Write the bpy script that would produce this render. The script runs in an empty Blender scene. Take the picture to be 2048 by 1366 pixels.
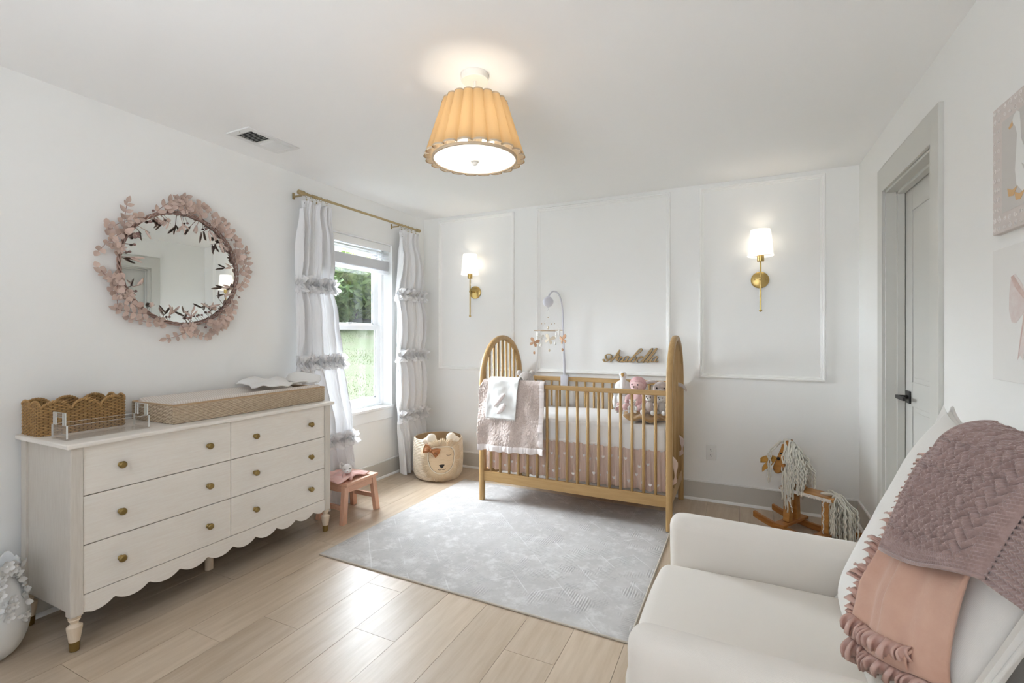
import bpy, bmesh, math, random
from math import sin, cos, pi, radians, sqrt, atan2, hypot
from mathutils import Vector, Matrix, noise

S = bpy.context.scene
COL = S.collection
random.seed(7)

# ------------------------------------------------------------------ camera
cam_data = bpy.data.cameras.new('camera')
cam = bpy.data.objects.new('camera', cam_data)
COL.objects.link(cam)
cam.location = (0, 0, 1.281)
cam.rotation_euler = (radians(90), 0, radians(25.55))
cam_data.sensor_width = 36
cam_data.lens = 36 * 945 / 2048
cam_data.shift_y = -14.2 / 2048
cam_data.clip_start = 0.02
S.camera = cam

# ------------------------------------------------------------------ view, world, sun, unseen fill light
S.view_settings.view_transform = 'Standard'
S.view_settings.look = 'None'
S.view_settings.gamma = 1
S.view_settings.use_curve_mapping = False
S.view_settings.exposure = EXPOSURE = 1.2
S.cycles.use_denoising = True
S.cycles.max_bounces = 12
S.cycles.diffuse_bounces = 9
S.cycles.glossy_bounces = 4
S.cycles.transmission_bounces = 6
S.cycles.transparent_max_bounces = 16
S.cycles.sample_clamp_indirect = 6
S.cycles.caustics_reflective = False
S.cycles.caustics_refractive = False

W = bpy.data.worlds.new('world')
S.world = W
W.use_nodes = True
wn, wl = W.node_tree.nodes, W.node_tree.links
wn.clear()
wo = wn.new('ShaderNodeOutputWorld')
wb = wn.new('ShaderNodeBackground')
wtc = wn.new('ShaderNodeTexCoord')
wsep = wn.new('ShaderNodeSeparateXYZ')
wr = wn.new('ShaderNodeValToRGB')
wr.color_ramp.elements[0].position = 0.0
wr.color_ramp.elements[0].color = (0.80, 0.88, 0.98, 1)
wr.color_ramp.elements[1].position = 0.75
wr.color_ramp.elements[1].color = (0.42, 0.62, 0.98, 1)
wns = wn.new('ShaderNodeTexNoise')
wns.inputs['Scale'].default_value = 2.6
wns.inputs['Detail'].default_value = 6
wcr = wn.new('ShaderNodeValToRGB')
wcr.color_ramp.elements[0].position = 0.50
wcr.color_ramp.elements[0].color = (0, 0, 0, 1)
wcr.color_ramp.elements[1].position = 0.66
wcr.color_ramp.elements[1].color = (1, 1, 1, 1)
wmix = wn.new('ShaderNodeMix')
wmix.data_type = 'RGBA'
wl.new(wtc.outputs['Generated'], wsep.inputs[0])
wl.new(wsep.outputs['Z'], wr.inputs[0])
wl.new(wtc.outputs['Generated'], wns.inputs['Vector'])
wl.new(wns.outputs['Fac'], wcr.inputs[0])
wl.new(wcr.outputs[0], wmix.inputs['Factor'])
wl.new(wr.outputs[0], wmix.inputs[6])
wmix.inputs[7].default_value = (1, 1, 1, 1)
wl.new(wmix.outputs[2], wb.inputs[0])
wb.inputs[1].default_value = SKY_STRENGTH = 0.8
wl.new(wb.outputs[0], wo.inputs[0])


def lamp(name, kind, loc, energy, color=(1, 1, 1), rot=(0, 0, 0), **kw):
    d = bpy.data.lights.new(name, kind)
    d.energy = energy
    d.color = color
    for k, v in kw.items():
        setattr(d, k, v)
    o = bpy.data.objects.new(name, d)
    o.location = loc
    o.rotation_euler = rot
    COL.objects.link(o)
    return o


# hazy sun, high outside the left-hand window
sun_dir = Vector((0.82, -0.24, -0.50))
lamp('sun', 'SUN', (-8, 5, 8), 39.0, (0.91, 0.965, 1.045), sun_dir.to_track_quat('-Z', 'Y').to_euler(), angle=radians(92))
# unseen fill light added behind the camera, tilted up to brighten the room
lamp('rear_fill_light', 'AREA', (-1.0, -1.27, 1.45), 8, (0.90, 0.96, 1.035), (radians(120), 0, 0), shape='RECTANGLE', size=1.7, size_y=1.4, spread=radians(100))


# ------------------------------------------------------------------ colour and material helpers
def lin(c):
    r = []
    for x in c:
        x /= 255
        r.append(x / 12.92 if x <= 0.04045 else ((x + 0.055) / 1.055) ** 2.4)
    return (r[0], r[1], r[2], 1)


MATS = {}


def mat(name, col, rough=0.6, metal=0.0, spec=0.5, vary=None, bump=None, sheen=0, transl=0, emit=None, stretch=None, rnd=0, weave=None):
    """vary=(scale, colour2, lo, hi); bump=(scale, strength, distance); stretch scales the texture space; rnd varies value per object"""
    if name in MATS:
        return MATS[name]
    m = bpy.data.materials.new(name)
    MATS[name] = m
    m.use_nodes = True
    n, l = m.node_tree.nodes, m.node_tree.links
    b = n['Principled BSDF']
    c = lin(col) if max(col[:3]) > 1.5 else (*col[:3], 1)
    b.inputs['Base Color'].default_value = c
    b.inputs['Roughness'].default_value = rough
    b.inputs['Metallic'].default_value = metal
    b.inputs['Specular IOR Level'].default_value = spec
    if sheen:
        b.inputs['Sheen Weight'].default_value = sheen
    tc = n.new('ShaderNodeTexCoord')
    mp = n.new('ShaderNodeMapping')
    l.new(tc.outputs['Object'], mp.inputs[0])
    if stretch:
        mp.inputs['Scale'].default_value = stretch
    cout = None
    if rnd or vary:
        oi = n.new('ShaderNodeObjectInfo')
        cb = n.new('ShaderNodeVectorMath')
        cb.operation = 'SCALE'
        cb.inputs[0].default_value = (37, 11, 23)
        l.new(oi.outputs['Random'], cb.inputs['Scale'])
        l.new(cb.outputs[0], mp.inputs['Location'])
    if vary:
        sc, c2, lo, hi = vary
        t = n.new('ShaderNodeTexNoise')
        t.inputs['Scale'].default_value = sc
        t.inputs['Detail'].default_value = 5
        t.inputs['Roughness'].default_value = 0.6
        l.new(mp.outputs[0], t.inputs['Vector'])
        r = n.new('ShaderNodeValToRGB')
        r.color_ramp.elements[0].position = lo
        r.color_ramp.elements[0].color = c
        r.color_ramp.elements[1].position = hi
        r.color_ramp.elements[1].color = lin(c2) if max(c2[:3]) > 1.5 else (*c2[:3], 1)
        l.new(t.outputs['Fac'], r.inputs[0])
        cout = r.outputs[0]
    if rnd:
        hs = n.new('ShaderNodeHueSaturation')
        mr = n.new('ShaderNodeMapRange')
        mr.inputs['To Min'].default_value = 1 - rnd
        mr.inputs['To Max'].default_value = 1 + rnd
        l.new(oi.outputs['Random'], mr.inputs['Value'])
        l.new(mr.outputs[0], hs.inputs['Value'])
        if cout:
            l.new(cout, hs.inputs['Color'])
        else:
            hs.inputs['Color'].default_value = c
        cout = hs.outputs[0]
    if cout:
        l.new(cout, b.inputs['Base Color'])
    h = None
    if bump:
        sc, st, di = bump
        t = n.new('ShaderNodeTexNoise')
        t.inputs['Scale'].default_value = sc
        t.inputs['Detail'].default_value = 3
        l.new(mp.outputs[0], t.inputs['Vector'])
        bp = n.new('ShaderNodeBump')
        bp.inputs['Strength'].default_value = st
        bp.inputs['Distance'].default_value = di
        l.new(t.outputs['Fac'], bp.inputs['Height'])
        l.new(bp.outputs[0], b.inputs['Normal'])
        h = bp
    if weave:
        sc, st = weave
        hh = None
        for ax in ('X', 'Y', 'Z'):
            w = n.new('ShaderNodeTexWave')
            w.bands_direction = ax
            w.inputs['Scale'].default_value = sc
            w.inputs['Distortion'].default_value = 1.0
            w.inputs['Detail'].default_value = 1
            l.new(tc.outputs['Object'], w.inputs['Vector'])
            if hh is None:
                hh = w.outputs['Fac']
            else:
                a = n.new('ShaderNodeMath')
                a.operation = 'ADD'
                l.new(hh, a.inputs[0])
                l.new(w.outputs['Fac'], a.inputs[1])
                hh = a.outputs[0]
        bp = n.new('ShaderNodeBump')
        bp.inputs['Strength'].default_value = st
        bp.inputs['Distance'].default_value = 0.002
        l.new(hh, bp.inputs['Height'])
        if h:
            l.new(h.outputs[0], bp.inputs['Normal'])
        l.new(bp.outputs[0], b.inputs['Normal'])
    if emit:
        b.inputs['Emission Color'].default_value = (*emit[0], 1)
        b.inputs['Emission Strength'].default_value = emit[1]
    if transl:
        tr = n.new('ShaderNodeBsdfTranslucent')
        tr.inputs[0].default_value = c
        if cout:
            l.new(cout, tr.inputs[0])
        mx = n.new('ShaderNodeMixShader')
        mx.inputs[0].default_value = transl
        l.new(b.outputs[0], mx.inputs[1])
        l.new(tr.outputs[0], mx.inputs[2])
        l.new(mx.outputs[0], n['Material Output'].inputs[0])
    return m


def clear_mat(name, tint=(1, 1, 1), gloss=0.06, rough=0.0, pale_reflection=0.0):
    """thin clear sheet: light goes straight through, the surface mirrors a little"""
    m = bpy.data.materials.new(name)
    m.use_nodes = True
    n, l = m.node_tree.nodes, m.node_tree.links
    n.remove(n['Principled BSDF'])
    t = n.new('ShaderNodeBsdfTransparent')
    t.inputs[0].default_value = (*tint, 1)
    g = n.new('ShaderNodeBsdfGlossy')
    g.inputs['Roughness'].default_value = rough
    lw = n.new('ShaderNodeLayerWeight')
    lw.inputs['Blend'].default_value = 0.25
    mr = n.new('ShaderNodeMapRange')
    mr.inputs['To Min'].default_value = gloss
    mr.inputs['To Max'].default_value = 0.3
    l.new(lw.outputs['Fresnel'], mr.inputs['Value'])
    mx = n.new('ShaderNodeMixShader')
    l.new(mr.outputs[0], mx.inputs[0])
    l.new(t.outputs[0], mx.inputs[1])
    l.new(g.outputs[0], mx.inputs[2])
    out = mx.outputs[0]
    if pale_reflection:
        d = n.new('ShaderNodeBsdfDiffuse')
        tn = n.new('ShaderNodeTexNoise')
        tn.inputs['Scale'].default_value = 3
        tcx = n.new('ShaderNodeTexCoord')
        l.new(tcx.outputs['Object'], tn.inputs['Vector'])
        mrr = n.new('ShaderNodeMapRange')
        mrr.inputs['From Min'].default_value = 0.35
        mrr.inputs['From Max'].default_value = 0.75
        mrr.inputs['To Max'].default_value = pale_reflection
        l.new(tn.outputs['Fac'], mrr.inputs['Value'])
        m2 = n.new('ShaderNodeMixShader')
        l.new(mrr.outputs[0], m2.inputs[0])
        l.new(out, m2.inputs[1])
        l.new(d.outputs[0], m2.inputs[2])
        out = m2.outputs[0]
    l.new(out, n['Material Output'].inputs[0])
    return m


# ------------------------------------------------------------------ mesh helpers
def V(*a):
    return Vector(a if len(a) > 1 else a[0])


class MB:
    """collects shapes, then links them as ONE mesh object"""

    def __init__(self):
        self.v, self.f = [], []

    def add(self, vs, fs, M=None):
        o = len(self.v)
        if M is not None:
            vs = [M @ Vector(p) for p in vs]
        self.v += [tuple(p) for p in vs]
        self.f += [tuple(i + o for i in q) for q in fs]
        return self

    def box(self, lo, hi, M=None):
        (a, b, c), (d, e, g) = lo, hi
        vs = [(a, b, c), (d, b, c), (d, e, c), (a, e, c), (a, b, g), (d, b, g), (d, e, g), (a, e, g)]
        return self.add(vs, [(0, 3, 2, 1), (4, 5, 6, 7), (0, 1, 5, 4), (1, 2, 6, 5), (2, 3, 7, 6), (3, 0, 4, 7)], M)

    def cbox(self, c, s, M=None):
        return self.box([c[i] - s[i] / 2 for i in range(3)], [c[i] + s[i] / 2 for i in range(3)], M)

    def beam(self, a, b, w, d, up=(0, 0, 1)):
        """rectangular bar from a to b, w wide along side, d along up"""
        a, b = Vector(a), Vector(b)
        t = (b - a).normalized()
        s = t.cross(Vector(up)).normalized()
        u = s.cross(t)
        vs = []
        for p in (a, b):
            for i, j in ((-1, -1), (1, -1), (1, 1), (-1, 1)):
                vs.append(p + s * (i * w / 2) + u * (j * d / 2))
        return self.add(vs, [(0, 3, 2, 1), (4, 5, 6, 7), (0, 1, 5, 4), (1, 2, 6, 5), (2, 3, 7, 6), (3, 0, 4, 7)])

    def rbox(self, lo, hi, r, n=6, k=2, fn=None, M=None):
        """rounded box; k rounding steps, n flat steps per side; fn deforms each point"""
        ax = []
        for i in range(3):
            L, Hh = lo[i], hi[i]
            rr = min(r, (Hh - L) / 2 * 0.999)
            p = [L + rr * (1 - cos(pi / 2 * j / k)) * 1.0 for j in range(k)]
            q = [L + rr + (Hh - L - 2 * rr) * j / n for j in range(n + 1)]
            s = [Hh - rr * (1 - cos(pi / 2 * j / k)) for j in range(k - 1, -1, -1)]
            ax.append(p + q + s)
        idx, vs, fs = {}, [], []

        def vid(i, j, m):
            key = (i, j, m)
            if key not in idx:
                P = Vector((ax[0][i], ax[1][j], ax[2][m]))
                rr = [min(r, (hi[t] - lo[t]) / 2 * 0.999) for t in range(3)]
                Q = Vector([min(max(P[t], lo[t] + rr[t]), hi[t] - rr[t]) for t in range(3)])
                D = P - Q
                rm = min(rr)
                if D.length > 1e-9:
                    # push onto the sphere of radius r round the inner box
                    D = D.normalized()
                    P = Q + Vector([D[t] * rr[t] for t in range(3)])
                if fn:
                    P = Vector(fn(P))
                idx[key] = len(vs)
                vs.append(P)
            return idx[key]
        N = [len(a) - 1 for a in ax]
        for j in range(N[1]):
            for m in range(N[2]):
                fs.append((vid(0, j, m), vid(0, j, m + 1), vid(0, j + 1, m + 1), vid(0, j + 1, m)))
                fs.append((vid(N[0], j, m), vid(N[0], j + 1, m), vid(N[0], j + 1, m + 1), vid(N[0], j, m + 1)))
        for i in range(N[0]):
            for m in range(N[2]):
                fs.append((vid(i, 0, m), vid(i + 1, 0, m), vid(i + 1, 0, m + 1), vid(i, 0, m + 1)))
                fs.append((vid(i, N[1], m), vid(i, N[1], m + 1), vid(i + 1, N[1], m + 1), vid(i + 1, N[1], m)))
        for i in range(N[0]):
            for j in range(N[1]):
                fs.append((vid(i, j, 0), vid(i, j + 1, 0), vid(i + 1, j + 1, 0), vid(i + 1, j, 0)))
                fs.append((vid(i, j, N[2]), vid(i + 1, j, N[2]), vid(i + 1, j + 1, N[2]), vid(i, j + 1, N[2])))
        return self.add(vs, fs, M)

    def tube(self, path, r, n=8, closed=False, sec=None, up=None, M=None):
        P = [Vector(p) for p in path]
        m = len(P)
        R = r if isinstance(r, (list, tuple)) else [r] * m
        if sec is None:
            sec = [(cos(2 * pi * k / n), sin(2 * pi * k / n)) for k in range(n)]
        n = len(sec)
        vs, fs = [], []
        T = []
        for i in range(m):
            a = P[(i - 1) % m] if (closed or i) else P[i]
            b = P[(i + 1) % m] if (closed or i < m - 1) else P[i]
            d = b - a
            T.append(d.normalized() if d.length > 1e-9 else Vector((0, 0, 1)))
        u = Vector(up) if up else (Vector((0, 0, 1)) if abs(T[0].z) < 0.9 else Vector((1, 0, 0)))
        s = T[0].cross(u).normalized()
        for i in range(m):
            if up:
                s2 = T[i].cross(Vector(up))
                if s2.length > 1e-4:
                    s = s2.normalized()
            else:
                s = s - T[i] * s.dot(T[i])
                s.normalize()
            w = s.cross(T[i])
            for (x, y) in sec:
                vs.append(P[i] + s * (x * R[i]) + w * (y * R[i]))
        lim = m if closed else m - 1
        for i in range(lim):
            j = (i + 1) % m
            for k in range(n):
                q = (k + 1) % n
                fs.append((i * n + k, i * n + q, j * n + q, j * n + k))
        if not closed:
            fs.append(tuple(reversed(range(n))))
            fs.append(tuple((m - 1) * n + k for k in range(n)))
        return self.add(vs, [tuple(reversed(q)) for q in fs], M)

    def cyl(self, a, b, r, n=16, r2=None):
        return self.tube([a, b], [r, r if r2 is None else r2], n)

    def lathe(self, prof, c=(0, 0, 0), n=24, M=None, rf=None, caps=False):
        """prof: (radius, height) pairs round z through c; rf(angle, i) scales the radius"""
        vs, fs = [], []
        for i, (r, z) in enumerate(prof):
            for k in range(n):
                a = 2 * pi * k / n
                q = r * (rf(a, i) if rf else 1)
                vs.append((c[0] + q * cos(a), c[1] + q * sin(a), c[2] + z))
        for i in range(len(prof) - 1):
            for k in range(n):
                q = (k + 1) % n
                fs.append((i * n + k, i * n + q, (i + 1) * n + q, (i + 1) * n + k))
        if caps and prof[0][0] > 1e-5:
            fs.append(tuple(reversed(range(n))))
        if caps and prof[-1][0] > 1e-5:
            fs.append(tuple((len(prof) - 1) * n + k for k in range(n)))
        return self.add(vs, fs, M)

    def ell(self, c, r, nu=14, nv=9, M=None, fn=None):
        vs, fs = [], []
        r = (r, r, r) if isinstance(r, (int, float)) else r
        C = Vector(c)
        for j in range(nv + 1):
            b = -pi / 2 + pi * j / nv
            for k in range(nu):
                a = 2 * pi * k / nu
                p = Vector((r[0] * cos(b) * cos(a), r[1] * cos(b) * sin(a), r[2] * sin(b)))
                if M is not None:
                    p = M @ p
                p = p + C
                if fn:
                    p = Vector(fn(p))
                vs.append(p)
        for j in range(nv):
            for k in range(nu):
                q = (k + 1) % nu
                fs.append((j * nu + k, j * nu + q, (j + 1) * nu + q, (j + 1) * nu + k))
        return self.add(vs, fs)

    def grid(self, fn, nu, nv, wrap=False):
        vs, fs = [], []
        w = nu if wrap else nu + 1
        for j in range(nv + 1):
            for i in range(w):
                vs.append(fn(i / nu, j / nv))
        for j in range(nv):
            for i in range(nu):
                a = j * w + i
                b = j * w + (i + 1) % w
                fs.append((a, b, b + w, a + w))
        return self.add(vs, fs)

    def prism(self, poly, o, ux, uy, dep):
        """polygon (2-D) placed at o along ux, uy and pushed out by dep"""
        o, ux, uy, dep = Vector(o), Vector(ux), Vector(uy), Vector(dep)
        n = len(poly)
        vs = [o + ux * a + uy * b for a, b in poly] + [o + ux * a + uy * b + dep for a, b in poly]
        fs = [tuple(reversed(range(n))), tuple(range(n, 2 * n))]
        fs += [(i, (i + 1) % n, n + (i + 1) % n, n + i) for i in range(n)]
        return self.add(vs, fs)

    def build(self, name, m, parent=None, smooth=35, bevel=0, subd=0, solid=0, local=False, kind=None, bseg=2, fix=True):
        me = bpy.data.meshes.new(name)
        off = Vector((0, 0, 0))
        if self.v:
            lo = [min(p[i] for p in self.v) for i in range(3)]
            hi = [max(p[i] for p in self.v) for i in range(3)]
            off = Vector([(lo[i] + hi[i]) / 2 for i in range(3)])
            if parent is None:
                off.z = lo[2]
        me.from_pydata([(p[0] - off.x, p[1] - off.y, p[2] - off.z) for p in self.v], [], self.f)
        if fix:
            bm = bmesh.new()
            bm.from_mesh(me)
            bmesh.ops.remove_doubles(bm, verts=bm.verts, dist=1e-6)
            bmesh.ops.recalc_face_normals(bm, faces=bm.faces)
            bm.to_mesh(me)
            bm.free()
        if smooth:
            me.shade_smooth()
            if smooth < 180:
                me.set_sharp_from_angle(angle=radians(smooth))
        me.materials.append(m)
        o = bpy.data.objects.new(name, me)
        COL.objects.link(o)
        if parent is not None:
            o.parent = parent
            if not local:
                w = parent.location.copy()
                q = parent.parent
                while q:
                    w += q.location
                    q = q.parent
                off = off - w
            elif parent.parent is not None:
                w = parent.location.copy()
                off = off - w
        o.location = off
        if solid:
            md = o.modifiers.new('solid', 'SOLIDIFY')
            md.thickness = solid
            md.offset = 0
        if bevel:
            md = o.modifiers.new('bevel', 'BEVEL')
            md.width = bevel
            md.segments = bseg
            md.limit_method = 'ANGLE'
            md.angle_limit = radians(40)
        if subd:
            md = o.modifiers.new('subd', 'SUBSURF')
            md.levels = md.render_levels = subd
        if kind:
            o['kind'] = kind
        return o


def tag(o, label, cat, group=None):
    o['label'] = label
    o['category'] = cat
    if group:
        o['group'] = group
    return o


def thing(name, label, cat, loc, rz=0, group=None):
    o = bpy.data.objects.new(name, None)
    o.empty_display_size = 0.05
    COL.objects.link(o)
    o.location = loc
    o.rotation_euler = (0, 0, rz)
    return tag(o, label, cat, group)


def struct(o):
    o['kind'] = 'structure'
    return o


def copy_obj(o, parent):
    c = o.copy()
    COL.objects.link(c)
    c.parent = parent
    return c


def dup(root, loc, label=None, rz=None):
    r = root.copy()
    COL.objects.link(r)
    r.location = loc
    if rz is not None:
        r.rotation_euler = (0, 0, rz)
    if label:
        r['label'] = label
    for ch in list(root.children):
        c = copy_obj(ch, r)
        for g in list(ch.children):
            copy_obj(g, c)
    return r


def rotm(axis, deg):
    return Matrix.Rotation(radians(deg), 3, axis)


def smoothstep(a, b, x):
    t = min(1, max(0, (x - a) / (b - a)))
    return t * t * (3 - 2 * t)


def lerp(a, b, t):
    return a + (b - a) * t


def interp(pts, x):
    """piecewise linear through sorted (x, y) pairs"""
    if x <= pts[0][0]:
        return pts[0][1]
    for (a, p), (b, q) in zip(pts, pts[1:]):
        if x <= b:
            t = (x - a) / (b - a)
            t = t * t * (3 - 2 * t)
            return p + (q - p) * t
    return pts[-1][1]


def spline(pts, n=6, closed=False):
    """Catmull-Rom through the points"""
    P = [Vector(p) for p in pts]
    m = len(P)
    out = []
    for i in range(m if closed else m - 1):
        if closed:
            p0, p1, p2, p3 = P[i - 1], P[i], P[(i + 1) % m], P[(i + 2) % m]
        else:
            p0, p1, p2, p3 = P[max(i - 1, 0)], P[i], P[i + 1], P[min(i + 2, m - 1)]
        for k in range(n):
            t = k / n
            out.append(0.5 * ((2 * p1) + (p2 - p0) * t + (2 * p0 - 5 * p1 + 4 * p2 - p3) * t * t + (3 * p1 - p0 - 3 * p2 + p3) * t ** 3))
    if not closed:
        out.append(P[-1])
    return out


def nz(p, s=1.0, seed=0):
    return noise.noise(Vector((p[0] * s + seed, p[1] * s + seed * 1.7, p[2] * s - seed)))


XL, XR, YB, YR, ZC = -2.871, 0.748, 3.937, -1.2, 2.44
# ------------------------------------------------------------------ materials of the room
M_wall = mat('wall_paint', (0.855, 0.855, 0.84), 0.75, bump=(220, 0.05, 0.001))
M_ceil = mat('ceiling_paint', (0.90, 0.90, 0.895), 0.85)
M_trim = mat('white_trim_paint', (0.82, 0.82, 0.81), 0.4)
M_greige = mat('greige_trim_paint', (0.56, 0.54, 0.50), 0.45)
M_casing = mat('door_casing_paint', (0.60, 0.595, 0.56), 0.42)
M_slat = mat('white_slat', (0.84, 0.84, 0.85), 0.4, transl=0.35)
M_vinyl = mat('white_vinyl', (0.84, 0.85, 0.86), 0.35)
M_black = mat('matt_black_metal', (0.012, 0.011, 0.010), 0.4)
M_dark = mat('dark_gap', (0.02, 0.02, 0.02), 0.8)
M_brass = mat('brushed_brass', (0.52, 0.37, 0.14), 0.32, metal=1.0)
M_antique = mat('antique_brass', (0.30, 0.21, 0.08), 0.34, metal=1.0)
M_plank = mat('oak_plank', (0.55, 0.45, 0.345), 0.36, spec=.75, vary=(3.2, (0.435, 0.335, 0.235), 0.36, 0.74), stretch=(9, 0.9, 9), bump=(60, 0.12, 0.002), rnd=0.07)

# ------------------------------------------------------------------ shell
FY0, FY1 = YR, YB
fl = MB().box((XL - .02, YR, -0.06), (XR + .02, YB + .02, -0.006)).build('floor', M_dark, smooth=0)
struct(fl)
PW, GAP = 0.2165, 0.0016
k = -5
joints = {2: [1.565], 1: [1.88], 0: [1.45], 3: [0.95], 4: [1.36], 5: [1.72], 6: [1.05], -1: [1.25], -2: [0.9], -3: [1.6], -4: [0.75], -5: [1.1]}
while -1.94 + PW * k < XR:
    x0, x1 = max(XL, -1.94 + PW * k), min(XR, -1.94 + PW * (k + 1))
    j0 = joints.get(k, [random.uniform(0.4, 1.6)])[0]
    ys = [YR]
    y = j0 - 1.23 * 3
    while y < YB:
        if YR + 0.02 < y < YB - 0.02:
            ys.append(y)
        y += 1.23
    ys.append(YB)
    for a, b in zip(ys, ys[1:]):
        MB().box((x0 + GAP / 2, a + GAP / 2, -0.006), (x1 - GAP / 2, b - GAP / 2, 0)).build('plank', M_plank, fl, smooth=0)
    k += 1

struct(MB().box((XL - .16, YR - .1, ZC), (XR + .16, YB + .1, ZC + .1)).build('ceiling', M_ceil, smooth=0))
# left wall with the window opening
WY0, WY1, WZ0, WZ1 = 2.56, 3.446, 0.612, 2.10
b = MB()
t0 = XL - .16
b.box((t0, YR, -.06), (XL, WY0, ZC)).box((t0, WY1, -.06), (XL, YB + .02, ZC)).box((t0, WY0, -.06), (XL, WY1, WZ0)).box((t0, WY0, WZ1), (XL, WY1, ZC))
struct(b.build('wall_left', M_wall, smooth=0))
struct(MB().box((XL - .16, YB, -.06), (XR + .16, YB + .12, ZC)).build('wall_back', M_wall, smooth=0))
# right wall with the doorway
DY0, DY1, DZ1 = 2.56, 3.292, 2.083
b = MB()
t1 = XR + .115
b.box((XR, YR, -.06), (t1, DY0, ZC)).box((XR, DY1, -.06), (t1, YB + .02, ZC)).box((XR, DY0, DZ1), (t1, DY1, ZC))
struct(b.build('wall_right', M_wall, smooth=0))
# wall behind the camera, with an opening added for the unseen fill light
b = MB()
b.box((XL - .16, YR - .12, -.06), (-1.9, YR, ZC)).box((-0.1, YR - .12, -.06), (XR + .16, YR, ZC)).box((-1.9, YR - .12, -.06), (-0.1, YR, .7)).box((-1.9, YR - .12, 2.2), (-0.1, YR, ZC))
struct(b.build('wall_rear', M_wall, smooth=0))


struct(MB().box((t1 + .004, DY0 - .2, -.06), (t1 + .08, DY1 + .2, ZC)).box((XR - .01, DY0, -.06), (t1 + .06, DY1, -.001)).build('door_light_block', M_dark, smooth=0))  # unseen dark slabs added behind the door to stop light leaking in


# ------------------------------------------------------------------ baseboards (board, cap, shoe)
def baseboard(name, a, b, nrm):
    a, b, nrm = Vector(a), Vector(b), Vector(nrm)
    d = (b - a)
    L = d.length
    d.normalize()
    up = Vector((0, 0, 1))
    root = MB().prism([(0, 0), (L, 0), (L, .14), (0, .14)], a, d, up, nrm * .014).build(name, M_greige, smooth=0)
    struct(root)
    MB().prism([(0, .14), (L, .14), (L, .152), (0, .152)], a, d, up, nrm * .011).build('cap', M_trim, root, smooth=0, bevel=.003)
    prof = [(0, 0), (.026, 0), (.025, .009), (.020, .016), (.014, .019), (0, .019)]
    MB().prism(prof, a, nrm, up, d * L).build('shoe_moulding', M_trim, root, smooth=30)


baseboard('baseboard_left', (XL, YR, 0), (XL, YB, 0), (1, 0, 0))
baseboard('baseboard_back', (XL, YB, 0), (XR, YB, 0), (0, -1, 0))
baseboard('baseboard_right', (XR, DY1 + .1, 0), (XR, YB, 0), (-1, 0, 0))
struct(MB().box((XR - .014, YR, 0), (XR, DY0 - .1, .14)).build('baseboard_near', M_greige, smooth=0))


# ------------------------------------------------------------------ picture-frame mouldings on the back wall
def picture_moulding(name, x0, x1, z0, z1):
    prof = [(0, 0), (0, .014), (.006, .022), (.013, .022), (.018, .013), (.022, .013), (.026, .007), (.030, .006), (.032, 0)]
    b = MB()
    cs = [(x0, z0, 1, 1), (x1, z0, -1, 1), (x1, z1, -1, -1), (x0, z1, 1, -1)]
    vs, fs = [], []
    n = len(prof)
    for (x, z, sx, sz) in cs:
        for (a, d) in prof:
            vs.append((x + sx * a, YB - d, z + sz * a))
    for i in range(4):
        j = (i + 1) % 4
        for k in range(n - 1):
            fs.append((i * n + k, j * n + k, j * n + k + 1, i * n + k + 1))
    b.add(vs, fs)
    struct(b.build(name, M_trim2, smooth=30))


M_trim2 = mat('wall_moulding_paint', (0.87, 0.87, 0.855), 0.5)
picture_moulding('trim_1', -2.69, -1.857, 0.938, 2.410)
picture_moulding('trim_2', -1.633, -0.484, 0.942, 2.410)
picture_moulding('trim_3', -0.272, 0.554, 0.947, 2.410)

# ------------------------------------------------------------------ window 1: jamb, sill, two sashes
WX = XL - .106
win = MB()
for lo, hi in (((WX - .06, WY0, WZ0), (WX + .012, WY0 + .035, WZ1)), ((WX - .06, WY1 - .035, WZ0), (WX + .012, WY1, WZ1)),
               ((WX - .06, WY0, WZ1 - .035), (WX + .012, WY1, WZ1)), ((WX - .06, WY0, WZ0), (WX + .012, WY1, WZ0 + .03))):
    win.box(lo, hi)
win = struct(win.build('window_1', M_vinyl, smooth=0, bevel=.002))


def sash(x, z0, z1, rail0, rail1, wdt=.052):
    b = MB()
    y0, y1 = WY0 + .036, WY1 - .036
    d = .026
    b.box((x - d, y0, z0), (x, y0 + wdt, z1)).box((x - d, y1 - wdt, z0), (x, y1, z1))
    b.box((x - d, y0 + wdt, z0), (x, y1 - wdt, z0 + rail0)).box((x - d, y0 + wdt, z1 - rail1), (x, y1 - wdt, z1))
    o = b.build('sash', M_vinyl, win, smooth=0, bevel=.003)
    # inner bead steps
    s = MB()
    for lo, hi in (((x - .020, y0 + wdt, z0 + rail0), (x - .012, y0 + wdt + .012, z1 - rail1)), ((x - .020, y1 - wdt - .012, z0 + rail0), (x - .012, y1 - wdt, z1 - rail1)),
                   ((x - .020, y0 + wdt, z0 + rail0), (x - .012, y1 - wdt, z0 + rail0 + .010))):
        s.box(lo, hi)
    s.build('glazing_bead', M_vinyl, o, smooth=0)
    g = MB().box((x - .018, y0 + wdt - .004, z0 + rail0 - .004), (x - .014, y1 - wdt + .004, z1 - rail1 + .004))
    g.build('pane', M_pane, o, smooth=0)
    return o


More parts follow.
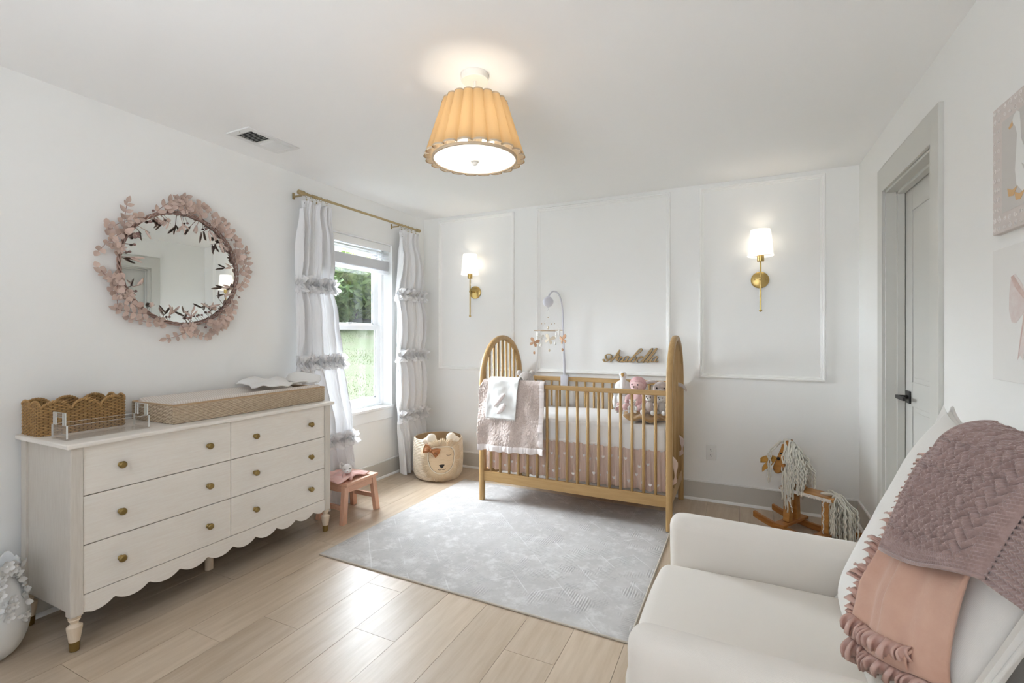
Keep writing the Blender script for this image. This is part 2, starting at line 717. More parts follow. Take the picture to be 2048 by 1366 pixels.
M_pane = clear_mat('window_glass', (0.97, 0.985, 0.98), 0.02, 0, pale_reflection=0.025)  # faint whitish reflection painted into the pane as diffuse patches
sash(WX, .645, 1.362, .062, .042)
sash(WX - .029, 1.33, 2.062, .042, .04)
MB().cbox((WX + .004, 3.02, 1.37), (.024, .06, .012)).box((WX, 2.99, 1.372), (WX + .02, 3.10, 1.382)).build('sash_lock', M_vinyl, win, smooth=0, bevel=.002)
MB().box((WX - .01, WY0 + .001, WZ0 + .001), (XL - .001, WY1 - .001, WZ0 + .0235)).box((XL, WY0 - .03, WZ0), (XL + .022, WY1 + .012, WZ0 + .024)).build('window_sill', M_trim, win, smooth=0, bevel=.004)
MB().box((XL, WY0 - .02, WZ0 - .09), (XL + .012, WY1 + .005, WZ0)).build('apron', M_trim, win, smooth=0, bevel=.002)
b = MB()
for lo, hi in (((XL - .1, WY1 - .006, WZ0 + .024), (XL + .006, WY1 + .008, WZ1)), ((XL - .1, WY0 - .008, WZ0 + .024), (XL + .006, WY0 + .006, WZ1)), ((XL - .1, WY0 - .008, WZ1 - .006), (XL + .006, WY1 + .008, WZ1 + .008))):
    b.box(lo, hi)
b.build('jamb_liner', M_trim, win, smooth=0, bevel=.002)

# ------------------------------------------------------------------ horizontal blind, drawn up
bl = thing('window_blind', 'white horizontal slat blind drawn up at the top of the window', 'blind', (XL - .05, 3.0, 1.82))
BX = XL - .045
BY0, BY1 = WY0 + .012, WY1 - .012
MB().box((BX + .022, BY0 - .004, 2.035), (BX + .032, BY1 + .004, 2.092)).build('valance', M_trim, bl, smooth=0, bevel=.003)
MB().box((BX - .025, BY0, 2.05), (BX + .02, BY1, 2.09)).build('headrail', M_trim, bl, smooth=0, bevel=.002)
slat0 = None


def slat(z, tilt=0.0):
    vs = []
    b = MB()
    w = .024
    pr = [(-w, -.0014), (w, -.0014), (w, .0014), (0, .0018), (-w, .0014)]
    b.prism([(a, c + a * tilt) for a, c in pr], (BX, BY0 + .01, z), (1, 0, 0), (0, 0, 1), (0, BY1 - BY0 - .02, 0))
    return b.build('slat', M_slat, bl, smooth=40)


zz = [2.022, 2.000, 1.972]
for i in range(26):
    zz.append(1.945 - i * .0033)
for z in zz:
    slat(z)
MB().box((BX - .024, BY0 + .008, 1.828), (BX + .026, BY1 - .008, 1.856)).build('bottom_rail', M_slat, bl, smooth=0, bevel=.004)
for y in (2.74, 3.02, 3.30):
    b = MB()
    for dx in (-.022, .022):
        b.cyl((BX + dx, y, 1.84), (BX + dx, y, 2.05), .0009, 6)
    b.build('ladder_cord', M_trim, bl)

# ------------------------------------------------------------------ door 1: casing, jamb, leaf
door = MB()
ct = .018
cw = .096
for lo, hi in (((XR - ct, DY0 - cw, 0), (XR, DY0, DZ1 + .137)), ((XR - ct, DY1, 0), (XR, DY1 + cw, DZ1 + .137)), ((XR - ct, DY0, DZ1), (XR, DY1, DZ1 + .137))):
    door.box(lo, hi)
door = struct(door.build('door_1', M_casing, smooth=0, bevel=.0015))
b = MB()
for lo, hi in (((XR - .004, DY1 - .014, 0), (t1, DY1, DZ1)), ((XR - .004, DY0, 0), (t1, DY0 + .014, DZ1)), ((XR - .004, DY0, DZ1 - .014), (t1, DY1, DZ1))):
    b.box(lo, hi)
b.build('jamb', M_casing, door, smooth=0, bevel=.002)
b = MB()
sx0, sx1 = XR + .045, XR + .078
for lo, hi in (((sx0, DY1 - .030, 0), (sx1, DY1 - .012, DZ1 - .012)), ((sx0, DY0 + .012, 0), (sx1, DY0 + .030, DZ1 - .012)), ((sx0, DY0 + .012, DZ1 - .030), (sx1, DY1 - .012, DZ1 - .012))):
    b.box(lo, hi)
b.build('door_stop', M_casing, door, smooth=0, bevel=.0015)
M_door = mat('door_paint', (0.58, 0.575, 0.545), 0.4)
LX = XR + .082
leaf = MB()
ly0, ly1, lz1 = DY0 + .018, DY1 - .019, DZ1 - .018
leaf.box((LX + .004, ly0, .004), (LX + .035, ly1, lz1))
sw = .115
for lo, hi in (((LX, ly0, .01), (LX + .006, ly0 + sw, lz1)), ((LX, ly1 - sw, .01), (LX + .006, ly1, lz1)), ((LX, ly0 + sw, lz1 - .13), (LX + .006, ly1 - sw, lz1)),
               ((LX, ly0 + sw, .90), (LX + .006, ly1 - sw, 1.03)), ((LX, ly0 + sw, .01), (LX + .006, ly1 - sw, .22))):
    leaf.box(lo, hi)
leaf = leaf.build('door_leaf', M_door, door, smooth=0, bevel=.003)
for z0, z1 in ((.22, .90), (1.03, lz1 - .13)):
    MB().box((LX + .001, ly0 + sw + .022, z0 + .022), (LX + .008, ly1 - sw - .022, z1 - .022)).build('panel', M_door, leaf, smooth=0, bevel=.006)
hz, hy = .945, ly1 - .065
h = MB().box((LX - .009, hy - .033, hz - .033), (LX, hy + .033, hz + .033)).build('handle', M_black, leaf, smooth=0, bevel=.002)
b = MB()
b.cyl((LX - .008, hy, hz), (LX - .052, hy, hz), .010, 12)
b.box((LX - .058, hy - .118, hz - .010), (LX - .046, hy + .013, hz + .010))
b.build('lever', M_black, h, smooth=35, bevel=.002)

# ------------------------------------------------------------------ outside: sloping lawn, hedge of shrubs, tree
M_lawn = mat('lawn_grass', (0.034, 0.047, 0.006), 0.9, vary=(1.1, (0.055, 0.048, 0.022), 0.50, 0.72), bump=(40, .8, .05))


def lawn_z(x, y):
    d = (-x + y) / sqrt(2)
    return -.25 + .176 * (d - 4.6) + .05 * nz((x, y, 0), .6)


def lawn_fn(u, v):
    d = lerp(2.6, 26, v)
    s = lerp(-14, 14, u)
    x, y = -d / sqrt(2) + s / sqrt(2), d / sqrt(2) + s / sqrt(2)
    if x > XL - .3:
        x = XL - .3
    return (x, y, lawn_z(x, y))


struct(MB().grid(lawn_fn, 40, 40).build('lawn', M_lawn, smooth=180))
# short blades along the nearer lawn
M_blade = mat('grass_blade', (0.045, 0.060, 0.011), 0.8, transl=0.6, rnd=0.2)
b = MB()
rg = random.Random(3)
for i in range(26000):
    d = 5.5 + 8.5 * rg.random() ** 1.6
    s = rg.uniform(-3.2, 2.4)
    x, y = -d / sqrt(2) + s / sqrt(2), d / sqrt(2) + s / sqrt(2)
    if x > XL - .5 or nz((x, y, 3), .7) > .22:
        continue
    z = lawn_z(x, y)
    a = rg.uniform(0, 2 * pi)
    h = rg.uniform(.015, .035)
    w = .005
    b.add([(x - w * cos(a), y - w * sin(a), z - .01), (x + w * cos(a), y + w * sin(a), z - .01), (x + rg.uniform(-.015, .015), y + rg.uniform(-.015, .015), z + h)], [(0, 1, 2)])
b.build('grass', M_blade, smooth=0, kind='stuff', fix=False)

M_leafs = [mat('leaf_green', (0.24, 0.33, 0.10), 0.7, transl=0.35, vary=(1.5, (0.34, 0.43, 0.16), .4, .65)),
           mat('leaf_light', (0.40, 0.44, 0.17), 0.7, transl=0.35, vary=(1.2, (0.28, 0.35, 0.12), .4, .65)),
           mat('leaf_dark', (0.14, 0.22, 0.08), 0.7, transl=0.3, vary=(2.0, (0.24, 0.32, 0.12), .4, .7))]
M_bark = mat('bark', (0.16, 0.13, 0.10), 0.9, vary=(8, (0.08, 0.065, 0.05), .4, .6))


def shrub(name, label, s, d, R, Hh, mi, n, trunk=0.0):
    x, y = -d / sqrt(2) + s / sqrt(2), d / sqrt(2) + s / sqrt(2)
    z = lawn_z(x, y) - .05
    t = thing(name, label, 'tree' if trunk else 'shrub', (x, y, z))
    rg = random.Random(int(s * 100 + d * 7))
    b = MB()
    lobes = [(rg.uniform(-.6, .6) * R, rg.uniform(-.6, .6) * R, trunk + (Hh - trunk) * rg.uniform(.15, .85), rg.uniform(.4, .62) * R) for _ in range(9)]
    for i in range(n):
        lx, ly, lz, lr = lobes[rg.randrange(9)]
        a, c = rg.uniform(0, 2 * pi), rg.uniform(-1, 1)
        q = lr * (rg.uniform(.72, 1.05))
        px, py, pz = lx + q * sqrt(1 - c * c) * cos(a), ly + q * sqrt(1 - c * c) * sin(a), max(.03, lz + q * c * 1.05)
        w = rg.uniform(.07, .14)
        e1 = Vector((rg.uniform(-1, 1), rg.uniform(-1, 1), rg.uniform(-.6, .6))).normalized() * w
        e2 = Vector((rg.uniform(-1, 1), rg.uniform(-1, 1), rg.uniform(-1, .2))).normalized() * w * 1.5
        p = Vector((x + px, y + py, z + pz))
        b.add([p - e2, p + e1 * .6, p + e2, p - e1 * .6], [(0, 1, 2, 3)])
    f = b.build('foliage', M_leafs[mi], t, smooth=0, kind='stuff', fix=False)
    core = MB()
    for lx, ly, lz, lr in lobes:
        core.ell((x + lx, y + ly, z + lz), lr * .78, 10, 7)
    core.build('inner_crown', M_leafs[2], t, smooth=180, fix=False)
    b = MB()
    if trunk:
        b.tube([(x, y, z), (x + .05, y, z + trunk * .6), (x - .05, y + .1, z + Hh * .7)], [.16, .13, .05], 8)
    else:
        for j in range(5):
            a = j * 1.26
            b.tube([(x + .1 * cos(a), y + .1 * sin(a), z), (x + .5 * R * cos(a), y + .5 * R * sin(a), z + Hh * .6)], [.03, .012], 6)
    b.build('trunk' if trunk else 'stem', M_bark, t)
    return t


shrub('hedge_shrub', 'leafy green hedge shrub leftmost through the window, behind the left curtain', -3.4, 15.6, 1.25, 1.7, 0, 2600)
shrub('hedge_shrub', 'yellow green hedge shrub left of centre through the upper window pane', -1.7, 15.8, 1.2, 1.65, 1, 6000)
shrub('hedge_shrub', 'dark green hedge shrub low at the lawn edge, centre of the window', -0.7, 15.1, 0.85, 1.2, 2, 3800)
shrub('hedge_shrub', 'tall mid green hedge shrub at the centre of the upper window pane', 0.2, 16.2, 1.3, 1.75, 0, 6500)
shrub('hedge_shrub', 'lighter green hedge shrub at the right edge of the upper window pane', 1.9, 16.0, 1.15, 1.65, 1, 5500)
shrub('hedge_shrub', 'dark hedge shrub beyond the right window edge, behind the sash', 3.8, 16.2, 1.2, 1.7, 2, 2000)
shrub('yard_tree', 'tall light green tree rising above the hedge, seen between the blind slats', 1.55, 19.5, 1.1, 5.4, 1, 3000, trunk=2.6)
# ------------------------------------------------------------------ pendant lamp with pleated shade
PX, PY = -1.06, 1.833
M_linen = mat('shade_linen', (0.70, 0.53, 0.32), 0.9, transl=0.75, weave=(260, .25))
M_shade_in = mat('shade_lining', (0.92, 0.88, 0.80), 0.8, transl=0.75)
M_creamtrim = mat('shade_trim', (0.52, 0.43, 0.32), 0.8)
M_fixture = mat('cream_metal', (0.80, 0.77, 0.71), 0.45)
M_diffuser = mat('lamp_diffuser', (0.9, 0.87, 0.82), 0.5, emit=((1.0, 0.94, 0.86), .40))
pl = thing('pendant_lamp', 'pleated linen drum ceiling lamp with scalloped edges and glowing diffuser', 'lamp', (PX, PY, 2.06))
MB().lathe([(.0, 2.41), (.058, 2.41), (.061, 2.413), (.061, 2.44)], (PX, PY, 0), 32).build('canopy', M_fixture, pl)
MB().cyl((PX, PY, 2.16), (PX, PY, 2.412), .0065, 10).build('stem', M_fixture, pl)
NP = 20


def pleat_r(a, base, amp):
    t = (a / (2 * pi) * NP) % 1.0
    return base + amp * sqrt(max(0, 1 - (2 * t - 1) ** 2))


def shade_pt(u, v, off=0):
    a = 2 * pi * u - pi / NP
    base, amp = lerp(.200, .128, v), lerp(.024, .016, v)
    r = pleat_r(a + pi / NP, base, amp) + off
    return (PX + r * cos(a), PY + r * sin(a), lerp(2.064, 2.312, v))


sh = MB().grid(lambda u, v: shade_pt(u, v), NP * 10, 8, wrap=True).build('shade', M_linen, pl, smooth=60, fix=True)
for nm, v0, v1 in (('lower_trim', -.004, .030), ('upper_trim', .975, 1.004)):
    MB().grid(lambda u, v: shade_pt(u, lerp(v0, v1, v), .0022), NP * 10, 1, wrap=True).build(nm, M_creamtrim, sh, smooth=60)
MB().grid(lambda u, v: shade_pt(u, lerp(.0, 1, v), -.003), NP * 6, 1, wrap=True).build('lining', M_shade_in, sh, smooth=60)
df = MB().lathe([(.0, .0), (.10, .0005), (.178, .003), (.183, .006)], (PX, PY, 2.056), 48).build('diffuser', M_diffuser, pl)
MB().lathe([(.183, .008), (.0, .010)], (PX, PY, 2.056), 48).build('diffuser_back', M_shade_in, df)
MB().lathe([(.0, -.022), (.008, -.020), (.012, -.014), (.010, -.010), (.019, -.006), (.019, .0), (0, 0)], (PX, PY, 2.057), 20).build('finial', M_fixture, df)
MB().lathe([(.183, -.002), (.189, -.002), (.189, .010), (.183, .010)], (PX, PY, 2.058), 48).build('rim', M_creamtrim, df)
for a in (0.6, 3.74):
    x, y = PX + .06 * cos(a), PY + .06 * sin(a)
    bb = MB().ell((x, y, 2.145), (.028, .028, .040), 14, 10).build('bulb', mat('bulb_glass', (1, .95, .85), .4, emit=((1, .86, .68), .9)), pl)
b = MB()
for k in range(3):
    a = k * 2.094
    b.tube([(PX, PY, 2.30), (PX + .135 * cos(a), PY + .135 * sin(a), 2.305)], .002, 6)
b.build('spider', M_fixture, pl)
lamp('pendant_bulb_light', 'POINT', (PX, PY, 2.155), 0.50, (1.0, 0.90, 0.78), shadow_soft_size=.035)

# ------------------------------------------------------------------ ceiling vent
M_vent = mat('vent_enamel', (0.80, 0.80, 0.79), 0.5)
vt = thing('ceiling_vent', 'white two-way louvred air vent flat on the ceiling near the window wall', 'vent', (-2.555, 1.91, ZC - .012))
vx0, vx1, vy0, vy1 = -2.652, -2.455, 1.74, 2.078
b = MB()
fw = .036
for lo, hi in (((vx0, vy0), (vx1, vy0 + fw)), ((vx0, vy1 - fw), (vx1, vy1)), ((vx0, vy0 + fw), (vx0 + fw, vy1 - fw)), ((vx1 - fw, vy0 + fw), (vx1, vy1 - fw)), ((vx0 + fw, 1.902), (vx1 - fw, 1.918))):
    b.box((lo[0], lo[1], ZC - .008), (hi[0], hi[1], ZC))
b.build('frame', M_vent, vt, smooth=0, bevel=.002)
MB().box((vx0 + fw, vy0 + fw, ZC - .002), (vx1 - fw, vy1 - fw, ZC)).build('duct_opening', M_dark, vt, smooth=0)
for s, y0, y1 in ((1, vy0 + fw, 1.902), (-1, 1.918, vy1 - fw)):
    for i in range(9):
        y = y0 + (y1 - y0) * (i + .5) / 9
        d = .0055 * s
        MB().prism([(-d - .0006, -.0045), (-d + .0006, -.0045), (d + .0006, .0045), (d - .0006, .0045)], (vx0 + fw, y, ZC - .0065), (0, 1, 0), (0, 0, 1), (vx1 - vx0 - 2 * fw, 0, 0)).build('louvre', M_vent, vt, smooth=0)
b = MB()
for y in (vy0 + .014, vy1 - .014):
    b.ell(((vx0 + vx1) / 2, y, ZC - .009), (.004, .004, .0025), 8, 5)
b.build('screw', M_greige, vt)

# ------------------------------------------------------------------ two brass wall sconces
M_lampshade = mat('white_lampshade', (0.93, 0.92, 0.89), 0.8, transl=0.55, emit=((1.0, 0.95, 0.88), 0.40))


def sconce(x, label):
    y = YB - .103
    t = thing('wall_sconce', label, 'sconce', (x, YB, 1.682), group='brass sconces on the panelled wall')
    p = MB()
    Mx = Matrix.Translation((x, YB, 1.682)) @ Matrix.Rotation(radians(90), 4, 'X')
    p.lathe([(0, .016), (.050, .016), (.060, .011), (.061, 0), (0, 0)], n=36, M=Mx)
    p = p.build('backplate', M_brass, t)
    b = MB()
    for dx in (-.036, .036):
        b.ell((x + dx, YB - .016, 1.688), (.006, .005, .006), 10, 6)
    b.build('screw', M_brass, p)
    b = MB()
    b.cyl((x, YB - .012, 1.684), (x, y, 1.684), .0062, 10)
    b.ell((x, y, 1.684), (.010, .010, .016), 12, 8)
    b.build('arm', M_brass, t)
    b = MB()
    b.cyl((x, y, 1.455), (x, y, 1.815), .0062, 12)
    b.build('rod', M_brass, t)
    MB().ell((x, y, 1.453), .0105, 12, 8).build('ball_end', M_brass, t)
    MB().lathe([(0, 1.805), (.022, 1.805), (.023, 1.808), (.023, 1.846), (.0, 1.846)], (x, y, 0), 20).build('socket_cup', M_brass, t)
    b = MB()
    b.lathe([(.083, 1.845), (.064, 2.032)], (x, y, 0), 40)
    sh = b.build('shade', M_lampshade, t, solid=.0015)
    MB().lathe([(.0845, 1.842), (.0855, 1.848), (.083, 1.849), (.0825, 1.842)], (x, y, 0), 40).build('lower_rim', M_lampshade, sh)
    MB().ell((x, y, 1.91), (.022, .022, .035), 12, 8).build('bulb', MATS['bulb_glass'], t)
    b = MB()
    for k in range(3):
        b.tube([(x, y, 1.85), (x + .082 * cos(k * 2.09), y + .082 * sin(k * 2.09), 1.85)], .0014, 5)
    b.build('spider', M_brass, t)
    lamp('sconce_bulb_light', 'POINT', (x, y, 1.955), .30, (1.0, 0.86, 0.68), shadow_soft_size=.02)


sconce(-2.27, 'brass wall sconce with white shade in the narrow left panel near the window')
sconce(0.147, 'brass wall sconce with white shade in the right panel above the rocking horse')

# ------------------------------------------------------------------ wall outlet
M_plastic = mat('white_plastic', (0.78, 0.78, 0.76), 0.35)
ot = thing('wall_outlet', 'white double power outlet low on the wall right of the crib', 'outlet', (-.185, YB, .373))
MB().box((-.221, YB - .006, .316), (-.149, YB, .431)).build('cover_plate', M_plastic, ot, smooth=0, bevel=.004)
for z in (.353, .394):
    r = MB()
    Mx = Matrix.Translation((-.185, YB - .005, z)) @ Matrix.Rotation(radians(90), 4, 'X')
    r.lathe([(0, .004), (.0155, .004), (.0170, .002), (.017, 0)], n=24, M=Mx)
    r = r.build('receptacle', M_plastic, ot)
    b = MB()
    b.box((-.1925, YB - .0095, z - .001), (-.1905, YB - .0085, z + .008)).box((-.1795, YB - .0095, z - .001), (-.1775, YB - .0085, z + .007))
    b.ell((-.185, YB - .009, z - .007), (.0026, .0006, .0026), 8, 5)
    b.build('slot', M_dark, r, smooth=0)

# ------------------------------------------------------------------ wooden name sign
M_sign = mat('sign_gold_wood', (0.40, 0.25, 0.085), 0.38, spec=.6)
M_sign_side = mat('sign_edge', (0.10, 0.08, 0.05), 0.5)
sg = thing('name_sign', 'golden wooden script name sign reading Arabella above the crib rail', 'sign', (-.79, YB - .006, 1.05))


def sgp(a, c):
    return (-1.029 + (a - 215) * .000306, 1.050 + (612 - c + (a - 215) * .018) * .000315)


A_ = [[(258, 585), (232, 572), (240, 548), (258, 575), (262, 600), (320, 602), (400, 555), (450, 500), (455, 450), (420, 418), (360, 410), (312, 435), (300, 485), (325, 535), (390, 552), (470, 535), (600, 500)],
      [(430, 610), (500, 540), (590, 430), (690, 295)], [(690, 295), (650, 400), (605, 500), (600, 560), (630, 580)]]
R_ = [[(610, 575), (645, 500), (668, 430), (640, 425), (655, 470), (700, 472), (735, 480), (690, 545), (650, 600), (690, 608), (745, 575)]]
a_ = [[(935, 470), (880, 462), (820, 490), (775, 545), (765, 595), (800, 605), (850, 570), (905, 505), (930, 470), (890, 540), (872, 590), (900, 608), (945, 575)]]
B_ = [[(945, 575), (1040, 480), (1150, 350), (1225, 275), (1262, 268), (1262, 310), (1200, 370), (1100, 440), (1020, 530), (975, 595), (1010, 612), (1070, 585), (1108, 525), (1100, 475), (1070, 470), (1110, 520)]]
E_ = [[(1110, 560), (1180, 535), (1260, 500), (1285, 475), (1255, 462), (1200, 490), (1150, 550), (1150, 600), (1200, 622), (1265, 590)]]
L_ = [[(1265, 590), (1380, 450), (1480, 320), (1545, 262), (1500, 350), (1380, 500), (1310, 590), (1320, 622), (1375, 590)]]
for nm, strokes, dx in (('capital_letter', A_, 0), ('letter', R_, 0), ('letter', a_, 0), ('letter', B_, 0), ('letter', E_, 0), ('letter', L_, 0), ('letter', L_, 112), ('letter', a_, 752)):
    face, edge = MB(), MB()
    for st in strokes:
        pts = [sgp(p[0] + dx, p[1]) for p in st]
        sp = spline([(p[0], YB - .012, p[1]) for p in pts], 6)
        rr = []
        for i, p in enumerate(sp):
            q = sp[min(i + 1, len(sp) - 1)] - sp[max(i - 1, 0)]
            an = abs(q.z) / (q.length + 1e-9)
            rr.append(.0032 + .0034 * an ** 2)
        sec = [(-1, .4), (-.75, 1), (.75, 1), (1, .4), (1, -.9), (-1, -.9)]
        edge.tube(sp, rr, up=(0, 1, 0), sec=[(-1, -1), (1, -1), (1, .9), (-1, .9)])
        sp2 = [p - Vector((0, .0045, 0)) for p in sp]
        face.tube(sp2, [r * .82 for r in rr], up=(0, 1, 0), sec=[(-1, -1), (1, -1), (1, 1), (-1, 1)])
    e = edge.build(nm, M_sign_side, sg, smooth=0, fix=False)
    face.build('face_layer', M_sign, e, smooth=0, fix=False)

# ------------------------------------------------------------------ two canvases on the right wall
M_canvas = mat('canvas_pink_border', (0.66, 0.60, 0.57), 0.85)
M_bwhite = mat('canvas_white', (0.80, 0.79, 0.77), 0.85)
M_pgrey = mat('print_field_grey', (0.60, 0.575, 0.55), 0.85)
M_lace = mat('print_lace_white', (0.76, 0.72, 0.69), 0.85)
M_goose = mat('print_goose_white', (0.78, 0.78, 0.76), 0.85)
M_beak = mat('print_orange', (0.66, 0.43, 0.22), 0.85)
M_wing = mat('print_wing_grey', (0.60, 0.59, 0.57), 0.85)  # grey print tone of the goose's wing line


def canvas(name, label, y0, y1, z0, z1, m):
    t = thing(name, label, 'picture', (XR, (y0 + y1) / 2, z0))
    MB().box((XR - .020, y0, z0), (XR, y1, z1)).build('stretched_canvas', m, t, smooth=0, bevel=.002)
    return t


cy0, cy1, cz0, cz1 = 1.61, 2.005, 1.592, 1.985
cv = canvas('goose_canvas', 'square pink bordered canvas with a white goose, upper picture on right wall', cy0, cy1, cz0, cz1, M_canvas)


def flat(poly, m, nm, parent, d):
    """a flat printed shape; (y to the left as seen, z) pairs"""
    MB().prism([(-p[0], p[1]) for p in poly], (XR - .0205 - d, 0, 0), (0, -1, 0), (0, 0, 1), (-.0003, 0, 0)).build(nm, m, parent, smooth=0)


bd = .058
flat([(cy0 + bd, cz0 + bd), (cy1 - bd, cz0 + bd), (cy1 - bd, cz1 - bd), (cy0 + bd, cz1 - bd)], M_pgrey, 'printed_field', cv, .0)
rg = random.Random(5)
b = MB()
for side in range(4):
    for i in range(13):
        for jx in range(2):
            f = (i + .5) / 13
            w = .014 + jx * .026
            if side == 0:
                y, z = lerp(cy0, cy1, f), cz0 + w
            elif side == 1:
                y, z = lerp(cy0, cy1, f), cz1 - w
            elif side == 2:
                y, z = cy0 + w, lerp(cz0, cz1, f)
            else:
                y, z = cy1 - w, lerp(cz0, cz1, f)
            a0 = rg.uniform(0, 6)
            rr = rg.uniform(.006, .010)
            pts = [(XR - .0212, y + rr * (1 - k / 14) * cos(a0 + k * .7), z + rr * (1 - k / 14) * sin(a0 + k * .7)) for k in range(12)]
            b.tube(pts, .0011, 4)
b.build('lace_pattern', M_lace, cv, smooth=0, kind='stuff', fix=False)
gy, gz = 1.80, 1.79
goose = [(.085, .115), (.078, .130), (.060, .138), (.045, .128), (.040, .100), (.036, .050), (.015, .010), (-.040, -.010), (-.095, .010), (-.120, .030), (-.110, -.030), (-.085, -.075), (-.030, -.105), (.030, -.102), (.062, -.075), (.070, -.030), (.064, .020), (.058, .070), (.068, .095)]
flat([(gy + p[0], gz + p[1]) for p in goose], M_goose, 'printed_goose', cv, .0006)
flat([(gy + .084, gz + .118), (gy + .106, gz + .105), (gy + .100, gz + .098), (gy + .082, gz + .103)], M_beak, 'printed_beak', cv, .0008)
for dx, dz in ((.045, -.105), (.085, -.085)):
    flat([(gy + dx - .03, gz + dz + .005), (gy + dx, gz + dz), (gy + dx + .028, gz + dz + .012), (gy + dx + .020, gz + dz - .014), (gy + dx - .006, gz + dz - .018)], M_beak, 'printed_foot', cv, .0009)
flat([(gy + .035, gz - .02), (gy + .02, gz - .045), (gy - .04, gz - .06), (gy - .09, gz - .03), (gy - .04, gz - .052), (gy + .015, gz - .035)], M_wing, 'printed_wing_line', cv, .0009)

bz0, bz1 = 1.140, 1.545
cv2 = canvas('bow_canvas', 'square white canvas with a watercolour pink bow, lower picture on right wall', cy0, cy1 + .003, bz0, bz1, M_bwhite)
M_bow1 = mat('print_bow_pale', (0.70, 0.60, 0.575), 0.85, vary=(25, (0.74, 0.67, 0.645), .4, .6))
M_bow2 = mat('print_bow_rose', (0.60, 0.44, 0.40), 0.85, vary=(25, (0.68, 0.54, 0.50), .4, .6))
oy, oz = 1.795, 1.372
for sgn in (1, -1):
    flat([(oy + sgn * a, oz + c) for a, c in ((.010, .012), (.040, .055), (.075, .085), (.098, .080), (.108, .030), (.110, -.02), (.095, -.055), (.070, -.058), (.030, -.030), (.010, -.010))], M_bow1, 'printed_loop', cv2, .0)
    flat([(oy + sgn * a, oz + c) for a, c in ((.010, .012), (.045, .045), (.085, .083), (.098, .078), (.080, .050), (.030, .010))], M_bow2, 'printed_fold', cv2, .0005)
    flat([(oy + sgn * a, oz + c) for a, c in ((.006, -.010), (.022, -.012), (.045, -.09), (.062, -.165), (.048, -.150), (.032, -.165), (.022, -.09))], M_bow1, 'printed_tail', cv2, .0005)
    flat([(oy + sgn * a, oz + c) for a, c in ((.014, -.012), (.022, -.012), (.050, -.12), (.058, -.160), (.040, -.10))], M_bow2, 'printed_tail_edge', cv2, .0008)
flat([(oy + .018 * cos(k * .628), oz + .022 * sin(k * .628)) for k in range(10)], M_bow2, 'printed_knot', cv2, .001)

# ------------------------------------------------------------------ round mirror in a floral wreath frame
M_mirror = mat('mirror_glass', (0.88, 0.90, 0.89), 0.0, metal=1.0)
M_rose = mat('blush_painted_metal', (0.55, 0.42, 0.36), 0.6, rnd=.14)
M_rosed = mat('dusty_rose_wire', (0.37, 0.235, 0.195), 0.5)
M_berry = mat('mauve_berry', (0.30, 0.185, 0.165), 0.6, rnd=.2)
mc = (XL, 1.622, 1.652)
mr = thing('floral_mirror', 'round wall mirror framed by a blush metal wreath of leaves and flowers', 'mirror', mc)
MR = .308
Mx = Matrix.Translation((XL, mc[1], mc[2])) @ Matrix.Rotation(radians(90), 4, 'Y')
MB().lathe([(0, .020), (MR, .020), (MR, .012)], n=72, M=Mx).build('mirror_glass', M_mirror, mr, smooth=30)
MB().lathe([(MR + .004, .0), (MR + .004, .013), (0, .013), (0, 0)], n=72, M=Mx).build('backing', M_rosed, mr)


def mpt(r, a, h):
    return (XL + h, mc[1] + r * cos(a), mc[2] + r * sin(a))


for j in range(4):
    pts = [mpt(MR + .006 + .008 * cos(a * 13 / 1 + j * 1.57), a, .026 + .008 * sin(a * 13 + j * 1.57)) for a in [2 * pi * i / 240 for i in range(240)]]
    MB().tube(pts, .0030, 6, closed=True).build('twisted_wire', M_rosed, mr, smooth=180)


def leaf_mesh(L, w, fold=.25, curl=.2):
    vs, fs = [], []
    n = 7
    for i in range(n + 1):
        t = i / n
        ww = w * (sin(pi * t ** .8) ** .8)
        z = curl * L * t * t
        vs += [(L * t, -ww, z + fold * ww), (L * t, 0, z), (L * t, ww, z + fold * ww)]
    for i in range(n):
        a = i * 3
        fs += [(a, a + 1, a + 4, a + 3), (a + 1, a + 2, a + 5, a + 4)]
    return MB().add(vs, fs)


def place(proto, parent, loc, axis, up, name, s=1):
    """copy of proto (mesh shared) with its x axis along axis, z near up"""
    x = Vector(axis).normalized()
    z = (Vector(up) - x * x.dot(Vector(up))).normalized()
    y = z.cross(x)
    o = proto.copy()
    COL.objects.link(o)
    o.name = name
    o.parent = parent
    M3 = Matrix((x, y, z)).transposed()
    o.rotation_euler = M3.to_euler()
    o.scale = (s, s, s)
    o.location = Vector(loc) - parent.location
    return o


def proto_of(mb, name, m, smooth=40):
    me = bpy.data.meshes.new(name)
    me.from_pydata(mb.v, [], mb.f)
    if smooth:
        me.shade_smooth()
        me.set_sharp_from_angle(angle=radians(smooth))
    me.materials.append(m)
    return bpy.data.objects.new(name, me)


P_leaf = proto_of(leaf_mesh(.050, .0145, .3, .25), 'leaf', M_rose)
P_round = proto_of(leaf_mesh(.040, .018, .2, .2), 'leaf', M_rose)
tb = MB()
tb.tube(spline([(0, 0, 0), (.012, 0, 0), (.035, 0, .003), (.052, 0, .001)], 4), [.0005, .001, .0025, .004, .0048, .0052, .0054, .0054, .005, .0044, .0035, .002, .0006][:13], 7)
P_bud = proto_of(tb, 'seed_pod', M_rose)
fb = MB()
for k in range(10):
    a = k * 2 * pi / 10
    c, s = cos(a), sin(a)
    n = 4
    vs, fs = [], []
    for i in range(n + 1):
        t = i / n
        L, w, z = .004 + .024 * t, .0055 * sin(pi * (t * .8 + .15)), .006 * sin(pi * t * .6)
        vs += [(L * c - w * s, L * s + w * c, z), (L * c + w * s, L * s - w * c, z)]
    fs = [(2 * i, 2 * i + 1, 2 * i + 3, 2 * i + 2) for i in range(n)]
    fb.add(vs, fs)
